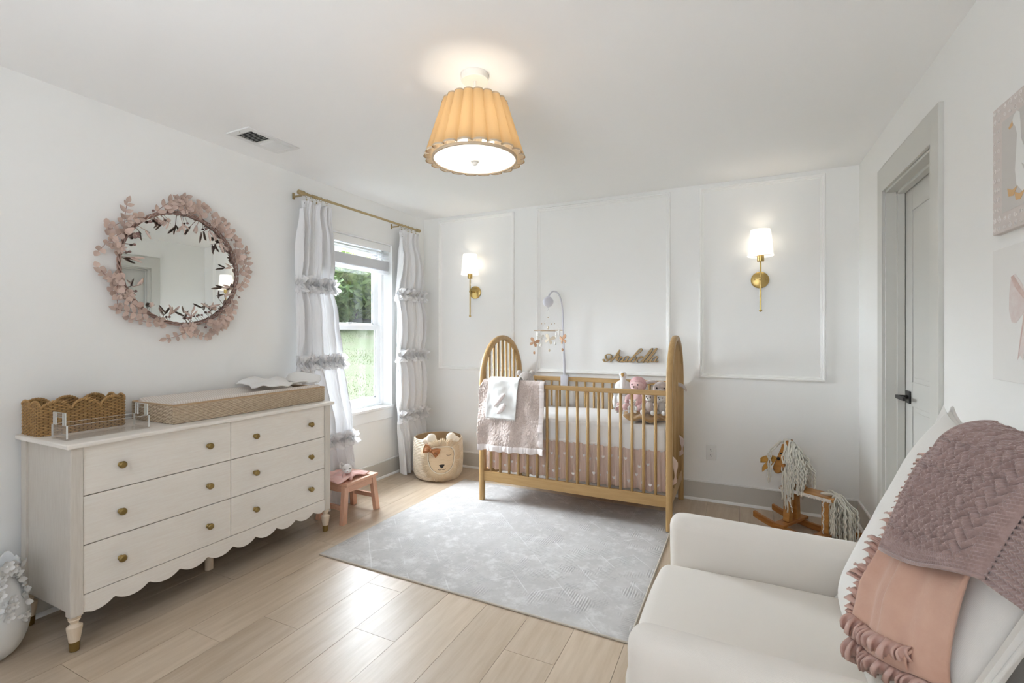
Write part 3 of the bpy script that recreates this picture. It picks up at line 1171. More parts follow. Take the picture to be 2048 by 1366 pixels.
fb.ell((0, 0, .004), (.006, .006, .005), 8, 5)
P_flower = proto_of(fb, 'flower', M_rose)
bb = MB().ell((0, 0, 0), .0085, 10, 7)
for k in range(6):
    bb.ell((.006 * cos(k * 1.047), .006 * sin(k * 1.047), .005), .0035, 6, 4)
P_berry = proto_of(bb, 'berry', M_berry)
rg = random.Random(11)


def sprig(a, out, n, L, kind, curve=.0):
    """a stem leaving the ring at angle a; out>0 outward; leaves in pairs along it"""
    side = 1 if rg.random() < .5 else -1
    tang = rg.uniform(.5, 1.1) * side + curve
    pts = []
    for i in range(6):
        t = i / 5
        aa = a + tang * .42 * t * L / .2
        pts.append(Vector(mpt(MR + .006 + out * L * .42 * (t ** .9), aa, .030 + .020 * sin(pi * t))))
    MB().tube(pts, .0016, 5).build('stem', M_rosed, mr, smooth=180)
    for i in range(n):
        t = (i + .6) / n
        j = min(4, int(t * 5))
        p = pts[j].lerp(pts[j + 1], t * 5 - j)
        d = (pts[j + 1] - pts[j]).normalized()
        perp = Vector((0, -d.z, d.y))
        for sd in (1, -1):
            dirn = d * .55 + perp * sd * .8 + Vector((rg.uniform(.0, .35), 0, 0))
            place(kind, mr, p, dirn, Vector((1, 0, 0)) + perp * sd * -.2, kind.data.name.split('.')[0], rg.uniform(.75, 1.1) * (1.05 - .35 * t))
    place(kind, mr, pts[-1], pts[-1] - pts[-2] + Vector((.003, 0, 0)), (1, 0, 0), kind.data.name.split('.')[0], .8)


for i in range(27):
    a = 2 * pi * i / 27 + rg.uniform(-.1, .1)
    sprig(a, rg.uniform(.75, 1.0), 5, rg.uniform(.18, .25), P_leaf if i % 3 == 0 else P_round)
for deg, n in ((75, 3), (95, 4), (60, 3), (40, 3), (115, 2), (175, 3), (250, 3), (275, 3), (300, 3), (322, 2), (12, 2), (345, 2), (205, 2), (140, 1)):
    a = radians(deg)
    base = mpt(MR, a, .036)
    tip = mpt(MR - rg.uniform(.045, .075), a + rg.uniform(-.12, .12), .058)
    MB().tube([base, tip], .0014, 5).build('stem', M_rosed, mr, smooth=180)
    for k in range(n):
        d = Vector((0, rg.uniform(-1, 1), -abs(rg.uniform(.6, 1.2)) if sin(a) > .3 else rg.uniform(.2, 1))) if abs(sin(a)) > .3 else Vector((0, -cos(a), rg.uniform(-.6, .6)))
        place(P_bud, mr, Vector(base).lerp(Vector(tip), rg.uniform(.5, 1)), d + Vector((rg.uniform(0, .3), 0, 0)), (1, 0, 0), 'seed_pod', rg.uniform(.9, 1.25))
for deg in (168, 212, 275, 62, 20, 318, 88, 245):
    a = radians(deg)
    place(P_flower, mr, mpt(MR + .022, a, .046), (0, cos(a + 1), sin(a + 1)), (1, .1, 0), 'flower', rg.uniform(1.0, 1.25))
for i in range(46):
    a = rg.uniform(0, 2 * pi)
    r = MR + rg.choice((-1, -1, 1)) * rg.uniform(.015, .045)
    p = mpt(r, a, .034)
    MB().tube([mpt(MR, a + .05, .03), p], .0011, 4).build('stem', M_rosed, mr, smooth=180)
    if i % 3 == 0:
        place(P_flower, mr, p, (0, 1, .3), (1, rg.uniform(-.4, .4), rg.uniform(-.4, .4)), 'flower', rg.uniform(.45, .65))
    else:
        place(P_berry, mr, p, (0, 1, .3), (1, rg.uniform(-.4, .4), 0), 'berry', rg.uniform(.65, 1.05))

# ------------------------------------------------------------------ curtain rod
RX, RZ = XL + .088, 2.282
M_gold = mat('champagne_metal', (0.46, 0.36, 0.20), 0.38, metal=1.0)
rod = thing('curtain_rod', 'champagne gold curtain rod above the window', 'curtain rod', (RX, 3.04, RZ))
MB().cyl((RX, 2.39, RZ), (RX, 3.70, RZ), .0095, 14).build('pole', M_gold, rod)
for y0, y1 in ((2.345, 2.395), (3.695, 3.745)):
    MB().cyl((RX, y0, RZ), (RX, y1, RZ), .0165, 18).build('finial', M_gold, rod, bevel=.002)
for y in (2.375, 3.435):
    b = MB()
    b.box((XL, y - .008, RZ - .034), (XL + .008, y + .008, RZ + .01)).box((XL, y - .005, RZ - .022), (RX, y + .005, RZ - .012))
    b.tube([(RX + .013 * cos(k * .52), y, RZ + .013 * sin(k * .52)) for k in range(6, 13)], .003, 6)
    b.build('bracket', M_gold, rod, smooth=0)
MB().cyl((RX, 2.47, RZ), (RX, 2.51, RZ), .0115, 14).build('joint_sleeve', M_gold, rod)
ring0 = None
RING_Y = [2.415, 2.462, 2.505, 2.545, 2.60, 3.475, 3.52, 3.565, 3.625, 3.685]
for y in RING_Y:
    b = MB().tube([(RX + .0155 * cos(a), y, RZ - .004 + .0155 * sin(a)) for a in [2 * pi * k / 20 for k in range(20)]], .0016, 6, closed=True)
    b.tube([(RX, y, RZ - .020), (RX, y, RZ - .036)], .0012, 5)
    b.cbox((RX, y, RZ - .040), (.006, .008, .010))
    b.build('clip_ring', M_gold, rod)

# ------------------------------------------------------------------ curtains with ruffle bands
M_curtain = mat('white_voile', (0.84, 0.84, 0.85), 0.8, transl=0.07, bump=(30, .15, .003))
M_ruffle = mat('white_ruffle', (0.90, 0.90, 0.91), 0.8, transl=0.4)


def curtain(name, label, yl, yr, xz, nf, seed, zb, ruf):
    """yl, yr: edge position against height; xz: depth off the wall against height"""
    t = thing(name, label, 'curtain', (XL + .09, (yl[-1][1] + yr[-1][1]) / 2, zb), group='ruffled curtains beside the window')
    rg = random.Random(seed)
    ph = [rg.uniform(-.5, .5) for _ in range(6)]
    ties = [z for z in ruf] + [2.165]

    def surf(u, z, out=0.0):
        y0, y1 = interp(yl, z), interp(yr, z)
        near = min(abs(z - r) for r in ties)
        amp = lerp(.016, .040, smoothstep(0, .18, near))
        if z > 2.165:
            amp = lerp(.016, .030, smoothstep(2.165, 2.25, z))
        w = 2 * pi * nf * (u + .045 * sin(7 * u + ph[0]) + .02 * sin(13 * u + ph[3]) + .012 * sin(z * 3.1 + u * 9 + ph[1]))
        x = interp(xz, z) + amp * sin(w) + .010 * sin(2.3 * w + z * 3 + ph[2]) + .006 * sin(5.1 * w + 2 * z) + out
        y = lerp(y0, y1, u) + .35 * amp * cos(w) * .6
        # outward belly of each tier between two bands
        x += .012 * smoothstep(0, .25, near)
        return Vector((max(x, XL + .012), y, z))
    top = RZ - .040
    zs = [zb + (top - zb) * i / 110 for i in range(111)]
    b = MB()

    def fn(u, v):
        z = lerp(zb, top, v)
        p = surf(u, z)
        if v > .97:
            p.z -= .018 * (1 - abs(sin(pi * u * 4))) * (v - .97) / .03
            if u < .12:
                p.z -= .06 * (1 - u / .12) * (v - .97) / .03
        return p
    b.grid(fn, 130, 90)
    main = b.build('panel', M_curtain, t, smooth=180, fix=False)
    MB().grid(lambda u, v: surf(u, lerp(zb + .001, zb + .03, v), .0025), 130, 1).build('hem', M_ruffle, main, smooth=180, fix=False)
    for z in ruf:
        MB().grid(lambda u, v: surf(u, z + .012 * (v - .5), .006), 130, 1).build('gather_seam', M_curtain, main, smooth=180, fix=False)
        for layer, (k, hh, oo) in enumerate(((17, .046, .030), (23, .040, .052))):
            def rf(u, v):
                uu = -.04 + 1.08 * u
                w = 2 * v - 1
                p = surf(min(1, max(0, uu)), z)
                if uu < 0 or uu > 1:
                    p.y += (uu - min(1, max(0, uu))) * (interp(yr, z) - interp(yl, z))
                q = 2 * pi * k * u + layer * 1.3
                ww = abs(w)
                p.x += .004 + oo * (.35 + .65 * ww) * (.65 + .35 * sin(q * .37 + seed)) + .020 * ww * sin(q + w * .9) + .006 * sin(q * 2.3) * ww
                p.y += .018 * ww * cos(q + w * 1.1) + .010 * sin(q * .6) * ww
                p.z += hh * w * (1 + .28 * sin(q * .5 + w + layer)) + .008 * sin(q * 1.7 + 2 * w)
                p.x = max(p.x, XL + .01)
                return p
            MB().grid(rf, 230, 8).build('ruffle', M_ruffle, t, smooth=180, fix=False)
    return t


curtain('curtain', 'white curtain with ruffle bands left of the window, behind the dresser',
        [(0, 2.42), (.5, 2.40), (1.08, 2.33), (1.36, 2.335), (1.64, 2.335), (1.9, 2.33), (2.14, 2.36), (2.25, 2.37)],
        [(0, 2.74), (.5, 2.77), (1.08, 2.735), (1.36, 2.672), (1.64, 2.655), (2.0, 2.635), (2.14, 2.63), (2.25, 2.625)],
        [(0, XL + .18), (.5, XL + .15), (.9, XL + .09), (1.6, XL + .085), (2.25, XL + .088)], 4.3, 4, .012, (.49, 1.075, 1.635))
curtain('curtain', 'white curtain with ruffle bands right of the window in the corner',
        [(0, 3.44), (.53, 3.40), (1.63, 3.395), (2.25, 3.455)],
        [(0, 3.77), (.53, 3.80), (1.63, 3.80), (2.25, 3.715)],
        [(0, XL + .11), (1, XL + .09), (2.25, XL + .088)], 4.6, 9, .006, (.535, 1.088, 1.645))
# ------------------------------------------------------------------ dresser with six drawers and a scalloped apron
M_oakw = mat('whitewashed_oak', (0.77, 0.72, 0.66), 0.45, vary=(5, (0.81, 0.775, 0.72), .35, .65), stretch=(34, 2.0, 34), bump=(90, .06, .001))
M_oakv = mat('whitewashed_oak_upright_shaded', (0.575, 0.53, 0.475), 0.45, vary=(5, (0.63, 0.59, 0.535), .35, .65), stretch=(34, 34, 2.0), bump=(90, .06, .001))  # upright grain; shade on the dresser's end is put into this darker colour
M_bare = mat('pale_beech', (0.66, 0.54, 0.41), 0.5, vary=(4, (0.72, 0.61, 0.48), .35, .65), stretch=(14, 14, 2))
M_inner = mat('drawer_gap', (0.10, 0.085, 0.07), 0.8)
DX0, DXF = -2.842, -2.412
dy0, dy1 = .942, 2.278
dr = thing('dresser', 'whitewashed oak six drawer dresser with scalloped apron and brass knobs', 'dresser', ((DX0 + DXF) / 2, 1.61, 0))
MB().box((DX0 - .01, .925, .822), (DXF + .024, 2.296, .842)).build('top', M_oakw, dr, smooth=0, bevel=.005)
pw = .043
for y in (dy0, dy1 - pw):
    for x in (DXF - pw + .006, DX0):
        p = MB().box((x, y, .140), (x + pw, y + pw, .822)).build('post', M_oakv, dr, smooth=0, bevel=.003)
        c = (x + pw / 2, y + pw / 2, 0)
        f = MB().lathe([(0, .140), (.0215, .140), (.0215, .134), (.0195, .131), (.0205, .126), (.015, .118), (.013, .112), (.0165, .107), (.0255, .100), (.0262, .096), (.0255, .090), (.018, .038), (0, .038)], c, 28).build('foot', M_bare, p)
        MB().lathe([(0, .039), (.0185, .039), (.0165, .001), (0, .001)], c, 28).build('brass_cap', M_antique, p)
MB().cyl((-2.605, 1.614, .001), (-2.605, 1.614, .16), .021, 20).build('middle_foot', M_bare, dr)
for y in (dy0 + .010, dy1 - .022):
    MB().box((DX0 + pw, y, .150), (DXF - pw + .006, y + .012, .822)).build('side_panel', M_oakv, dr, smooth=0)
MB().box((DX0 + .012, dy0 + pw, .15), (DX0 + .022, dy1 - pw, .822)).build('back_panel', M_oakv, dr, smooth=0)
MB().box((DX0 + .03, dy0 + .025, .19), (DXF - .020, dy1 - .025, .815)).build('carcass', M_inner, dr, smooth=0)
a0, a1 = dy0 + pw, dy1 - pw
poly = [(a0, .214), (a0, .146)]
n = 150
for i in range(n + 1):
    y = lerp(a0 + .004, a1 - .004, i / n)
    ph = (y - 1.094) / .1315
    w = (ph - math.floor(ph) - .5) * 2
    z = .134 + .026 * abs(w) ** 2.2
    e = min(1, (y - a0) / .03, (a1 - y) / .03)
    poly.append((y, lerp(.146, z, max(0, e))))
poly += [(a1, .146), (a1, .214)]
MB().prism(poly, (DXF - .018, 0, 0), (0, 1, 0), (0, 0, 1), (.018, 0, 0)).build('apron', M_oakw, dr, smooth=20)
zs = [(.217, .415), (.419, .617), (.621, .819)]
mid = 1.608
for (z0, z1) in zs:
    for (ya, yb, kn) in ((a0 + .002, mid - .0015, (1.115, 1.491)), (mid + .0015, a1 - .002, (1.745, 2.118))):
        d = MB().box((DXF - .022, ya, z0), (DXF, yb, z1)).build('drawer', M_oakw, dr, smooth=0, bevel=.0012)
        for y in kn:
            Mx = Matrix.Translation((DXF, y, (z0 + z1) / 2 - .001)) @ Matrix.Rotation(radians(90), 4, 'Y')
            MB().lathe([(0, .030), (.010, .029), (.0145, .025), (.0158, .020), (.0135, .0155), (.008, .012), (.0068, .005), (.011, .0015), (.011, 0), (0, 0)], n=20, M=Mx).build('knob', M_antique, d)

TZ = .842
# ------------------------------------------------------------------ scalloped wicker basket
M_wick = mat('honey_wicker', (0.33, 0.185, 0.062), 0.55, vary=(40, (0.43, 0.26, 0.10), .35, .65))
M_wickd = mat('dark_wicker_core', (0.17, 0.095, 0.035), 0.7)
bx0, bx1, by0, by1 = -2.856, -2.682, .948, 1.262
bk = thing('scalloped_basket', 'honey wicker basket with scalloped rim on the near end of the dresser', 'basket', ((bx0 + bx1) / 2, (by0 + by1) / 2, TZ))
rc = .022
per = []


def corner(cx, cy, a0d):
    return [(cx + rc * cos(radians(a0d + 15 * k)), cy + rc * sin(radians(a0d + 15 * k))) for k in range(7)]


loop = corner(bx1 - rc, by1 - rc, 0) + corner(bx0 + rc, by1 - rc, 90) + corner(bx0 + rc, by0 + rc, 180) + corner(bx1 - rc, by0 + rc, 270)
loop.append(loop[0])
cum = [0]
for a, c in zip(loop, loop[1:]):
    cum.append(cum[-1] + hypot(c[0] - a[0], c[1] - a[1]))
PL = cum[-1]


def bpt(s):
    s %= PL
    for i in range(len(cum) - 1):
        if s <= cum[i + 1]:
            t = (s - cum[i]) / max(1e-9, cum[i + 1] - cum[i])
            x, y = lerp(loop[i][0], loop[i + 1][0], t), lerp(loop[i][1], loop[i + 1][1], t)
            j = i
            dx, dy = loop[i + 1][0] - loop[i][0], loop[i + 1][1] - loop[i][1]
            q = hypot(dx, dy) or 1
            return x, y, dy / q, -dx / q


def scal_h(x, y):
    """height of the scalloped rim: three lobes on the long sides, two on the ends"""
    ex, ey = min(abs(x - bx0), abs(x - bx1)), min(abs(y - by0), abs(y - by1))
    if ex < ey:
        f = (y - by0) / (by1 - by0) * 3
    else:
        f = (x - bx0) / (bx1 - bx0) * 2
    t = (f - math.floor(f)) * 2 - 1
    return .097 + .050 * sqrt(max(0, 1 - t * t))


b = MB()
NS = 62
row = .0072
z = .004
r = 0
while z < .146:
    seg = []
    m = NS * 4
    for i in range(m + 1):
        s = PL * i / m
        x, y, nx, ny = bpt(s)
        if scal_h(x, y) < z + .003:
            if len(seg) > 2:
                b.tube(seg, .0038, 5)
            seg = []
            continue
        o = .0032 * sin(pi * i / 4 + (pi if r % 2 else 0))
        seg.append((x + nx * o, y + ny * o, TZ + z))
    if len(seg) > 2:
        b.tube(seg, .0038, 5)
    z += row
    r += 1
b.build('weave', M_wick, bk, smooth=180, fix=False, kind='stuff')
b = MB()
for i in range(NS):
    x, y, nx, ny = bpt(PL * (i + .5) / NS)
    b.tube([(x, y, TZ + .001), (x, y, TZ + scal_h(x, y))], .0026, 5)
b.build('stakes', M_wickd, bk, smooth=180, fix=False, kind='stuff')
pts = []
for i in range(420):
    x, y, nx, ny = bpt(PL * i / 420)
    pts.append((x, y, TZ + scal_h(x, y)))
b = MB()
for ph in (0, pi):
    q = []
    for i, p in enumerate(pts):
        x, y, nx, ny = bpt(PL * i / 420)
        a = i * .75 + ph
        q.append((p[0] + nx * .0035 * cos(a), p[1] + ny * .0035 * cos(a), p[2] + .0035 * sin(a)))
    b.tube(q, .0042, 5, closed=True)
b.build('rolled_rim', M_wick, bk, smooth=180, fix=False)
MB().box((bx0 + .004, by0 + .004, TZ + .0005), (bx1 - .004, by1 - .004, TZ + .006)).build('base', M_wickd, bk, smooth=0)

# ------------------------------------------------------------------ clear acrylic tray
M_acr = clear_mat('clear_acrylic', (0.985, 0.98, 0.975), 0.02, 0.02)
M_acre = mat('acrylic_edge', (0.80, 0.80, 0.78), 0.15, transl=.3)
tx0, tx1, ty0, ty1, th = -2.618, -2.492, .962, 1.268, .060
at = thing('acrylic_tray', 'clear acrylic tray with cut-out handles in front of the wicker basket', 'tray', ((tx0 + tx1) / 2, (ty0 + ty1) / 2, TZ))
MB().box((tx0, ty0, TZ + .0005), (tx1, ty1, TZ + .006)).build('base', M_acr, at, smooth=0)
for x in (tx0, tx1 - .005):
    s = MB().box((x, ty0, TZ + .006), (x + .005, ty1, TZ + th)).build('long_side', M_acr, at, smooth=0)
    MB().box((x, ty0, TZ + th), (x + .005, ty1, TZ + th + .0008)).build('polished_edge', M_acre, s, smooth=0)
tm = (tx0 + tx1) / 2
for y in (ty0, ty1 - .006):
    out = [(tx0, .006), (tx1, .006), (tx1, th), (tx1 - .012, th), (tx1 - .016, .112), (tx0 + .016, .112), (tx0 + .012, th), (tx0, th)]
    b = MB()
    b.box((tx0, y, TZ + .006), (tx1, y + .006, TZ + th))
    b.box((tx0 + .014, y, TZ + th), (tx0 + .032, y + .006, TZ + .112)).box((tx1 - .032, y, TZ + th), (tx1 - .014, y + .006, TZ + .112)).box((tx0 + .032, y, TZ + .094), (tx1 - .032, y + .006, TZ + .112))
    e = b.build('handle_end', M_acr, at, smooth=0)
    b = MB()
    for lo, hi in (((tx0 + .014, TZ + .112), (tx1 - .014, TZ + .1132)), ((tx0 + .032, TZ + .0928), (tx1 - .032, TZ + .094)), ((tx0, TZ + th), (tx0 + .014, TZ + th + .001)), ((tx1 - .014, TZ + th), (tx1, TZ + th + .001))):
        b.box((lo[0], y, lo[1]), (hi[0], y + .006, hi[1]))
    for x in (tx0 + .0134, tx0 + .032, tx1 - .0332, tx1 - .0146, tx0, tx1 - .001):
        b.box((x, y, TZ + (.006 if x in (tx0, tx1 - .001) else th)), (x + .0012, y + .006, TZ + (th if x in (tx0, tx1 - .001) else .112)))
    b.build('polished_edge', M_acre, e, smooth=0)

# ------------------------------------------------------------------ changing basket, pad and folded cloths
M_rush = mat('natural_rush', (0.50, 0.39, 0.275), 0.7, vary=(60, (0.60, 0.49, 0.36), .35, .65))
M_rushd = mat('dark_rush', (0.20, 0.14, 0.085), 0.8)  # darker rush tone of the lining behind the weave
cx0, cx1, cy0b, cy1b = -2.830, -2.468, 1.357, 2.288
ch = .092
cb = thing('changing_basket', 'long natural woven rush changing basket on the far half of the dresser', 'basket', ((cx0 + cx1) / 2, (cy0b + cy1b) / 2, TZ))
b = MB()
sides = [((cx1, cy0b), (cx1, cy1b), (1, 0)), ((cx1, cy1b), (cx0, cy1b), (0, 1)), ((cx0, cy1b), (cx0, cy0b), (-1, 0)), ((cx0, cy0b), (cx1, cy0b), (0, -1))]
rows = 13
for (p, q, nrm) in sides:
    L = hypot(q[0] - p[0], q[1] - p[1])
    m = int(L / .0062)
    for r in range(rows):
        z0, z1 = TZ + .003 + (ch - .006) * r / rows, TZ + .003 + (ch - .006) * (r + .86) / rows
        vs, fs = [], []
        for i in range(m + 1):
            t = i / m
            o = .0022 * sin(pi * i / 2 + pi / 4 + (pi if r % 2 else 0))
            x, y = lerp(p[0], q[0], t) + nrm[0] * (o - .003), lerp(p[1], q[1], t) + nrm[1] * (o - .003)
            vs += [(x, y, z0), (x + nrm[0] * .0012, y + nrm[1] * .0012, (z0 + z1) / 2), (x, y, z1)]
        for i in range(m):
            a = i * 3
            fs += [(a, a + 3, a + 4, a + 1), (a + 1, a + 4, a + 5, a + 2)]
        b.add(vs, fs)
b.build('weave', M_rush, cb, smooth=0, kind='stuff', fix=False)
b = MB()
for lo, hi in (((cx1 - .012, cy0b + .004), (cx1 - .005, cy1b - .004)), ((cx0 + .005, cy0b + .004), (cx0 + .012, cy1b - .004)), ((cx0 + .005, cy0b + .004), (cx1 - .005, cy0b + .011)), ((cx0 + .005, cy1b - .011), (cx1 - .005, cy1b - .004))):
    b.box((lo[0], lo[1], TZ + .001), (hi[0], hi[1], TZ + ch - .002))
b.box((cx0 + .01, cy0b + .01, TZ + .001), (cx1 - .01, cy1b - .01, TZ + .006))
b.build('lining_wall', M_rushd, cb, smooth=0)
b = MB()
pts = [(cx1 - .004, cy0b + .004, TZ + ch), (cx1 - .004, cy1b - .004, TZ + ch), (cx0 + .004, cy1b - .004, TZ + ch), (cx0 + .004, cy0b + .004, TZ + ch)]
for i in range(4):
    b.cyl(pts[i], pts[(i + 1) % 4], .0048, 8)
for p in pts:
    b.ell(p, .0048, 8, 6)
b.build('rim', mat('rim_rush', (0.46, 0.32, 0.19), .6), cb)

M_pad = mat('pad_stripe_cotton', (0.62, 0.56, 0.50), 0.9)
nn, ll = M_pad.node_tree.nodes, M_pad.node_tree.links
tcn, wv, cr = nn.new('ShaderNodeTexCoord'), nn.new('ShaderNodeTexWave'), nn.new('ShaderNodeValToRGB')
wv.bands_direction = 'Y'
wv.inputs['Scale'].default_value = 26
cr.color_ramp.elements[0].color = (0.60, 0.53, 0.475, 1)
cr.color_ramp.elements[1].color = (0.72, 0.68, 0.635, 1)
ll.new(tcn.outputs['Object'], wv.inputs['Vector'])
ll.new(wv.outputs['Fac'], cr.inputs[0])
ll.new(cr.outputs[0], nn['Principled BSDF'].inputs['Base Color'])
pd = tag(MB().rbox((cx0 + .016, cy0b + .014, TZ + .008), (cx1 - .014, cy1b - .015, TZ + .115), .022, 16, 3,
                   fn=lambda p: (p.x, p.y, p.z - (.052 * cos(min(1, abs(p.x - (cx0 + cx1) / 2) / .16) * pi / 2) ** 1.2 if p.z > TZ + .06 else 0))).build('changing_pad', M_pad, smooth=180),
         'contoured changing pad with fine beige stripes inside the woven rush basket', 'pad')
M_cot = mat('white_cotton', (0.80, 0.79, 0.77), 0.9, bump=(40, .2, .004))


def lump(c, r, seed, amp=.25):
    def fn(p):
        d = nz((p.x, p.y, p.z), 14, seed) * .5 + nz((p.x, p.y, p.z), 30, seed) * .25
        v = p - Vector(c)
        return p + v * d * amp * 2
    return MB().ell(c, r, 40, 20, fn=fn)


b = MB()


def clothA(u, v):
    x, y = lerp(-2.82, -2.50, u), lerp(1.91, 2.175, v)
    z = TZ + .122 + .040 * sin(pi * v) ** .7 * (1 - .5 * u) + .012 * sin(u * 9 + v * 5) + .010 * nz((x, y, 0), 18, 2)
    x += .02 * sin(v * 6)
    return (x, y + .02 * sin(u * 7), z)


tag(b.grid(clothA, 36, 30).build('muslin_cloth', M_cot, smooth=180, solid=.007), 'crumpled white muslin cloth lying on the far end of the changing pad', 'cloth')
b = MB()


def clothB(u, v):
    a = lerp(-.1, 1.12, u) * pi
    x = -2.655 - .165 * cos(a)
    y = 2.262 - .05 * sin(a) * .2 + .012 * sin(u * 11)
    z = TZ + .122 + v * (.020 + .040 * max(0, sin(a)) ** .8) + .004 * sin(u * 17)
    return (x, y - .05 * (1 - v) * sin(a) ** 2 + .018 * v, z)


tag(b.grid(clothB, 40, 10).build('burp_cloth', M_cot, smooth=180, solid=.008), 'white cloth bunched up against the far end wall of the changing basket', 'cloth')

# ------------------------------------------------------------------ white vase with applied flowers
M_vase = mat('matt_white_ceramic', (0.70, 0.70, 0.69), 0.38)
vc = (-2.672, .782)
vs_ = thing('flower_vase', 'round white ceramic floor vase with applied flowers left of the dresser', 'vase', (vc[0], vc[1], 0))
prof = [(0, .0), (.060, .0), (.085, .012), (.110, .05), (.125, .105), (.128, .155), (.120, .205), (.105, .250), (.092, .290), (.086, .325), (.090, .355), (.094, .372)]


def vrf(a, i):
    return 1 + (.05 * sin(a * 7) * (i - 9) / 2 if i > 9 else 0)


b = MB().lathe(prof, (vc[0], vc[1], .0), 56, rf=vrf)
for i, p in enumerate(b.v):
    if p[2] > .34:
        a = atan2(p[1] - vc[1], p[0] - vc[0])
        k = (p[2] - .34) / .032
        b.v[i] = (p[0], p[1], p[2] + k * (.012 * sin(a * 9 + 1) + .008 * sin(a * 4)))
body = b.build('body', M_vase, vs_, smooth=180, solid=.005, subd=1)


def vr(z):
    for (r0, z0), (r1, z1) in zip(prof, prof[1:]):
        if z <= z1 and z1 > z0:
            return lerp(r0, r1, (z - z0) / (z1 - z0))
    return prof[-1][0]


fb = MB()
for k in range(5):
    a = k * 2 * pi / 5
    n = 4
    vs2 = []
    for i in range(n + 1):
        t = i / n
        L, w, zz_ = .002 + .016 * t, .0075 * sin(pi * (t * .75 + .12)), .006 * t * t
        vs2 += [(L * cos(a) - w * sin(a), L * sin(a) + w * cos(a), zz_ + .002), (L * cos(a), L * sin(a), zz_), (L * cos(a) + w * sin(a), L * sin(a) - w * cos(a), zz_ + .002)]
    fb.add(vs2, [(3 * i + j, 3 * i + j + 1, 3 * i + j + 4, 3 * i + j + 3) for i in range(n) for j in (0, 1)])
fb.ell((0, 0, .003), .004, 8, 5)
P_vf = proto_of(fb, 'flower', M_vase, 60)
P_vl = proto_of(leaf_mesh(.030, .009, .3, .3), 'leaf', M_vase)
rg = random.Random(23)
for i in range(58):
    a = rg.uniform(-2.3, 1.7)
    z = rg.choice((rg.uniform(.15, .25), rg.uniform(.22, .36), rg.uniform(.25, .36)))
    r = vr(z) + .002
    n = Vector((cos(a), sin(a), .15 if z > .2 else -.05))
    place(P_vf if i % 4 else P_vl, vs_, (vc[0] + r * cos(a), vc[1] + r * sin(a), z), Vector((-sin(a), cos(a), rg.uniform(-.8, .8))), n, 'flower' if i % 4 else 'leaf', rg.uniform(.8, 1.25))
for i in range(16):
    a = rg.uniform(-.3, 1.3)
    z = lerp(.21, .375, i / 15)
    r = vr(z) + rg.uniform(.004, .014)
    place(P_vf if i % 2 else P_vl, vs_, (vc[0] + r * cos(a), vc[1] + r * sin(a), z), Vector((-sin(a), cos(a), rg.uniform(-1, 1))), Vector((cos(a), sin(a), rg.uniform(-.3, .6))), 'flower' if i % 2 else 'leaf', rg.uniform(1.0, 1.35))
# ------------------------------------------------------------------ crib
M_crib = mat('honey_beech', (0.40, 0.242, 0.092), 0.42, vary=(5, (0.475, 0.305, 0.13), .35, .68), stretch=(1.2, 12, 12))
M_cribv = mat('honey_beech_upright', (0.40, 0.242, 0.092), 0.42, vary=(5, (0.475, 0.305, 0.13), .35, .68), stretch=(12, 12, 1.2))
KX0, KX1, KY0, KY1 = -1.780, -.400, 3.190, 3.885
cr_ = thing('crib', 'honey beech spindle crib with two arched ends', 'crib', ((KX0 + KX1) / 2, (KY0 + KY1) / 2, 0))
sec = []
for k in range(16):
    a = 2 * pi * k / 16
    c, s = cos(a), sin(a)
    q = (abs(c) ** 3.2 + abs(s) ** 3.2) ** (-1 / 3.2)
    sec.append((c * q, s * q))
ym, hr = (KY0 + KY1) / 2, (KY1 - KY0) / 2
zs_ = .255 + .918 - hr + hr - .255
for x in (KX0, KX1):
    path = [(x, KY0, .0106), (x, KY0, .30), (x, KY0, .62)] + [(x, ym - hr * cos(a), .918 + (1.254 - .918) * sin(a)) for a in [pi * i / 28 for i in range(29)]] + [(x, KY1, .62), (x, KY1, .30), (x, KY1, .001)]
    e = MB().tube(path, .0205, sec=sec, up=(1, 0, 0)).build('end_frame', M_cribv, cr_, smooth=50)
    MB().box((x - .011, KY0 + .018, .160), (x + .011, KY1 - .018, .235)).build('end_rail', M_crib, cr_, smooth=0, bevel=.004)
    n = 9
    for i in range(n):
        y = lerp(KY0, KY1, (i + .62) / (n + .24))
        c = (y - ym) / hr
        top = .918 + (1.254 - .918) * sqrt(max(0, 1 - c * c)) - .012
        MB().cyl((x, y, .232), (x, y, top), .0098, 10).build('end_spindle', M_cribv, cr_, smooth=180)
for y, z0, z1, hw in ((KY0, .883, .915, .012), (KY1, .878, .914, .012)):
    MB().box((KX0 + .012, y - hw, z0), (KX1 - .012, y + hw, z1)).build('top_rail', M_crib, cr_, smooth=0, bevel=.005)
    MB().box((KX0 + .012, y - .011, .160), (KX1 - .012, y + .011, .235)).build('bottom_rail', M_crib, cr_, smooth=0, bevel=.004)
    for i in range(17):
        x = -1.700 + .0759 * i
        b = MB().cyl((x, y, .232), (x, y, z0 + .004), .0100, 10)
        b.build('spindle', M_cribv, cr_, smooth=180)
MB().box((KX0 + .05, KY0 + .06, .47), (KX1 - .05, KY1 - .06, .498)).build('mattress_support', M_crib, cr_, smooth=0)

M_sheet = mat('white_sheet', (0.82, 0.81, 0.80), 0.85, bump=(18, .12, .006))
tag(MB().rbox((KX0 + .027, KY0 + .030, .500), (KX1 - .027, KY1 - .030, .668), .028, 14, 3, fn=lambda p: (p.x, p.y, p.z + .006 * nz((p.x, p.y, 0), 4) * (p.z > .6))).build('crib_mattress', M_sheet, smooth=180),
    'white sheeted crib mattress inside the spindle crib', 'mattress')

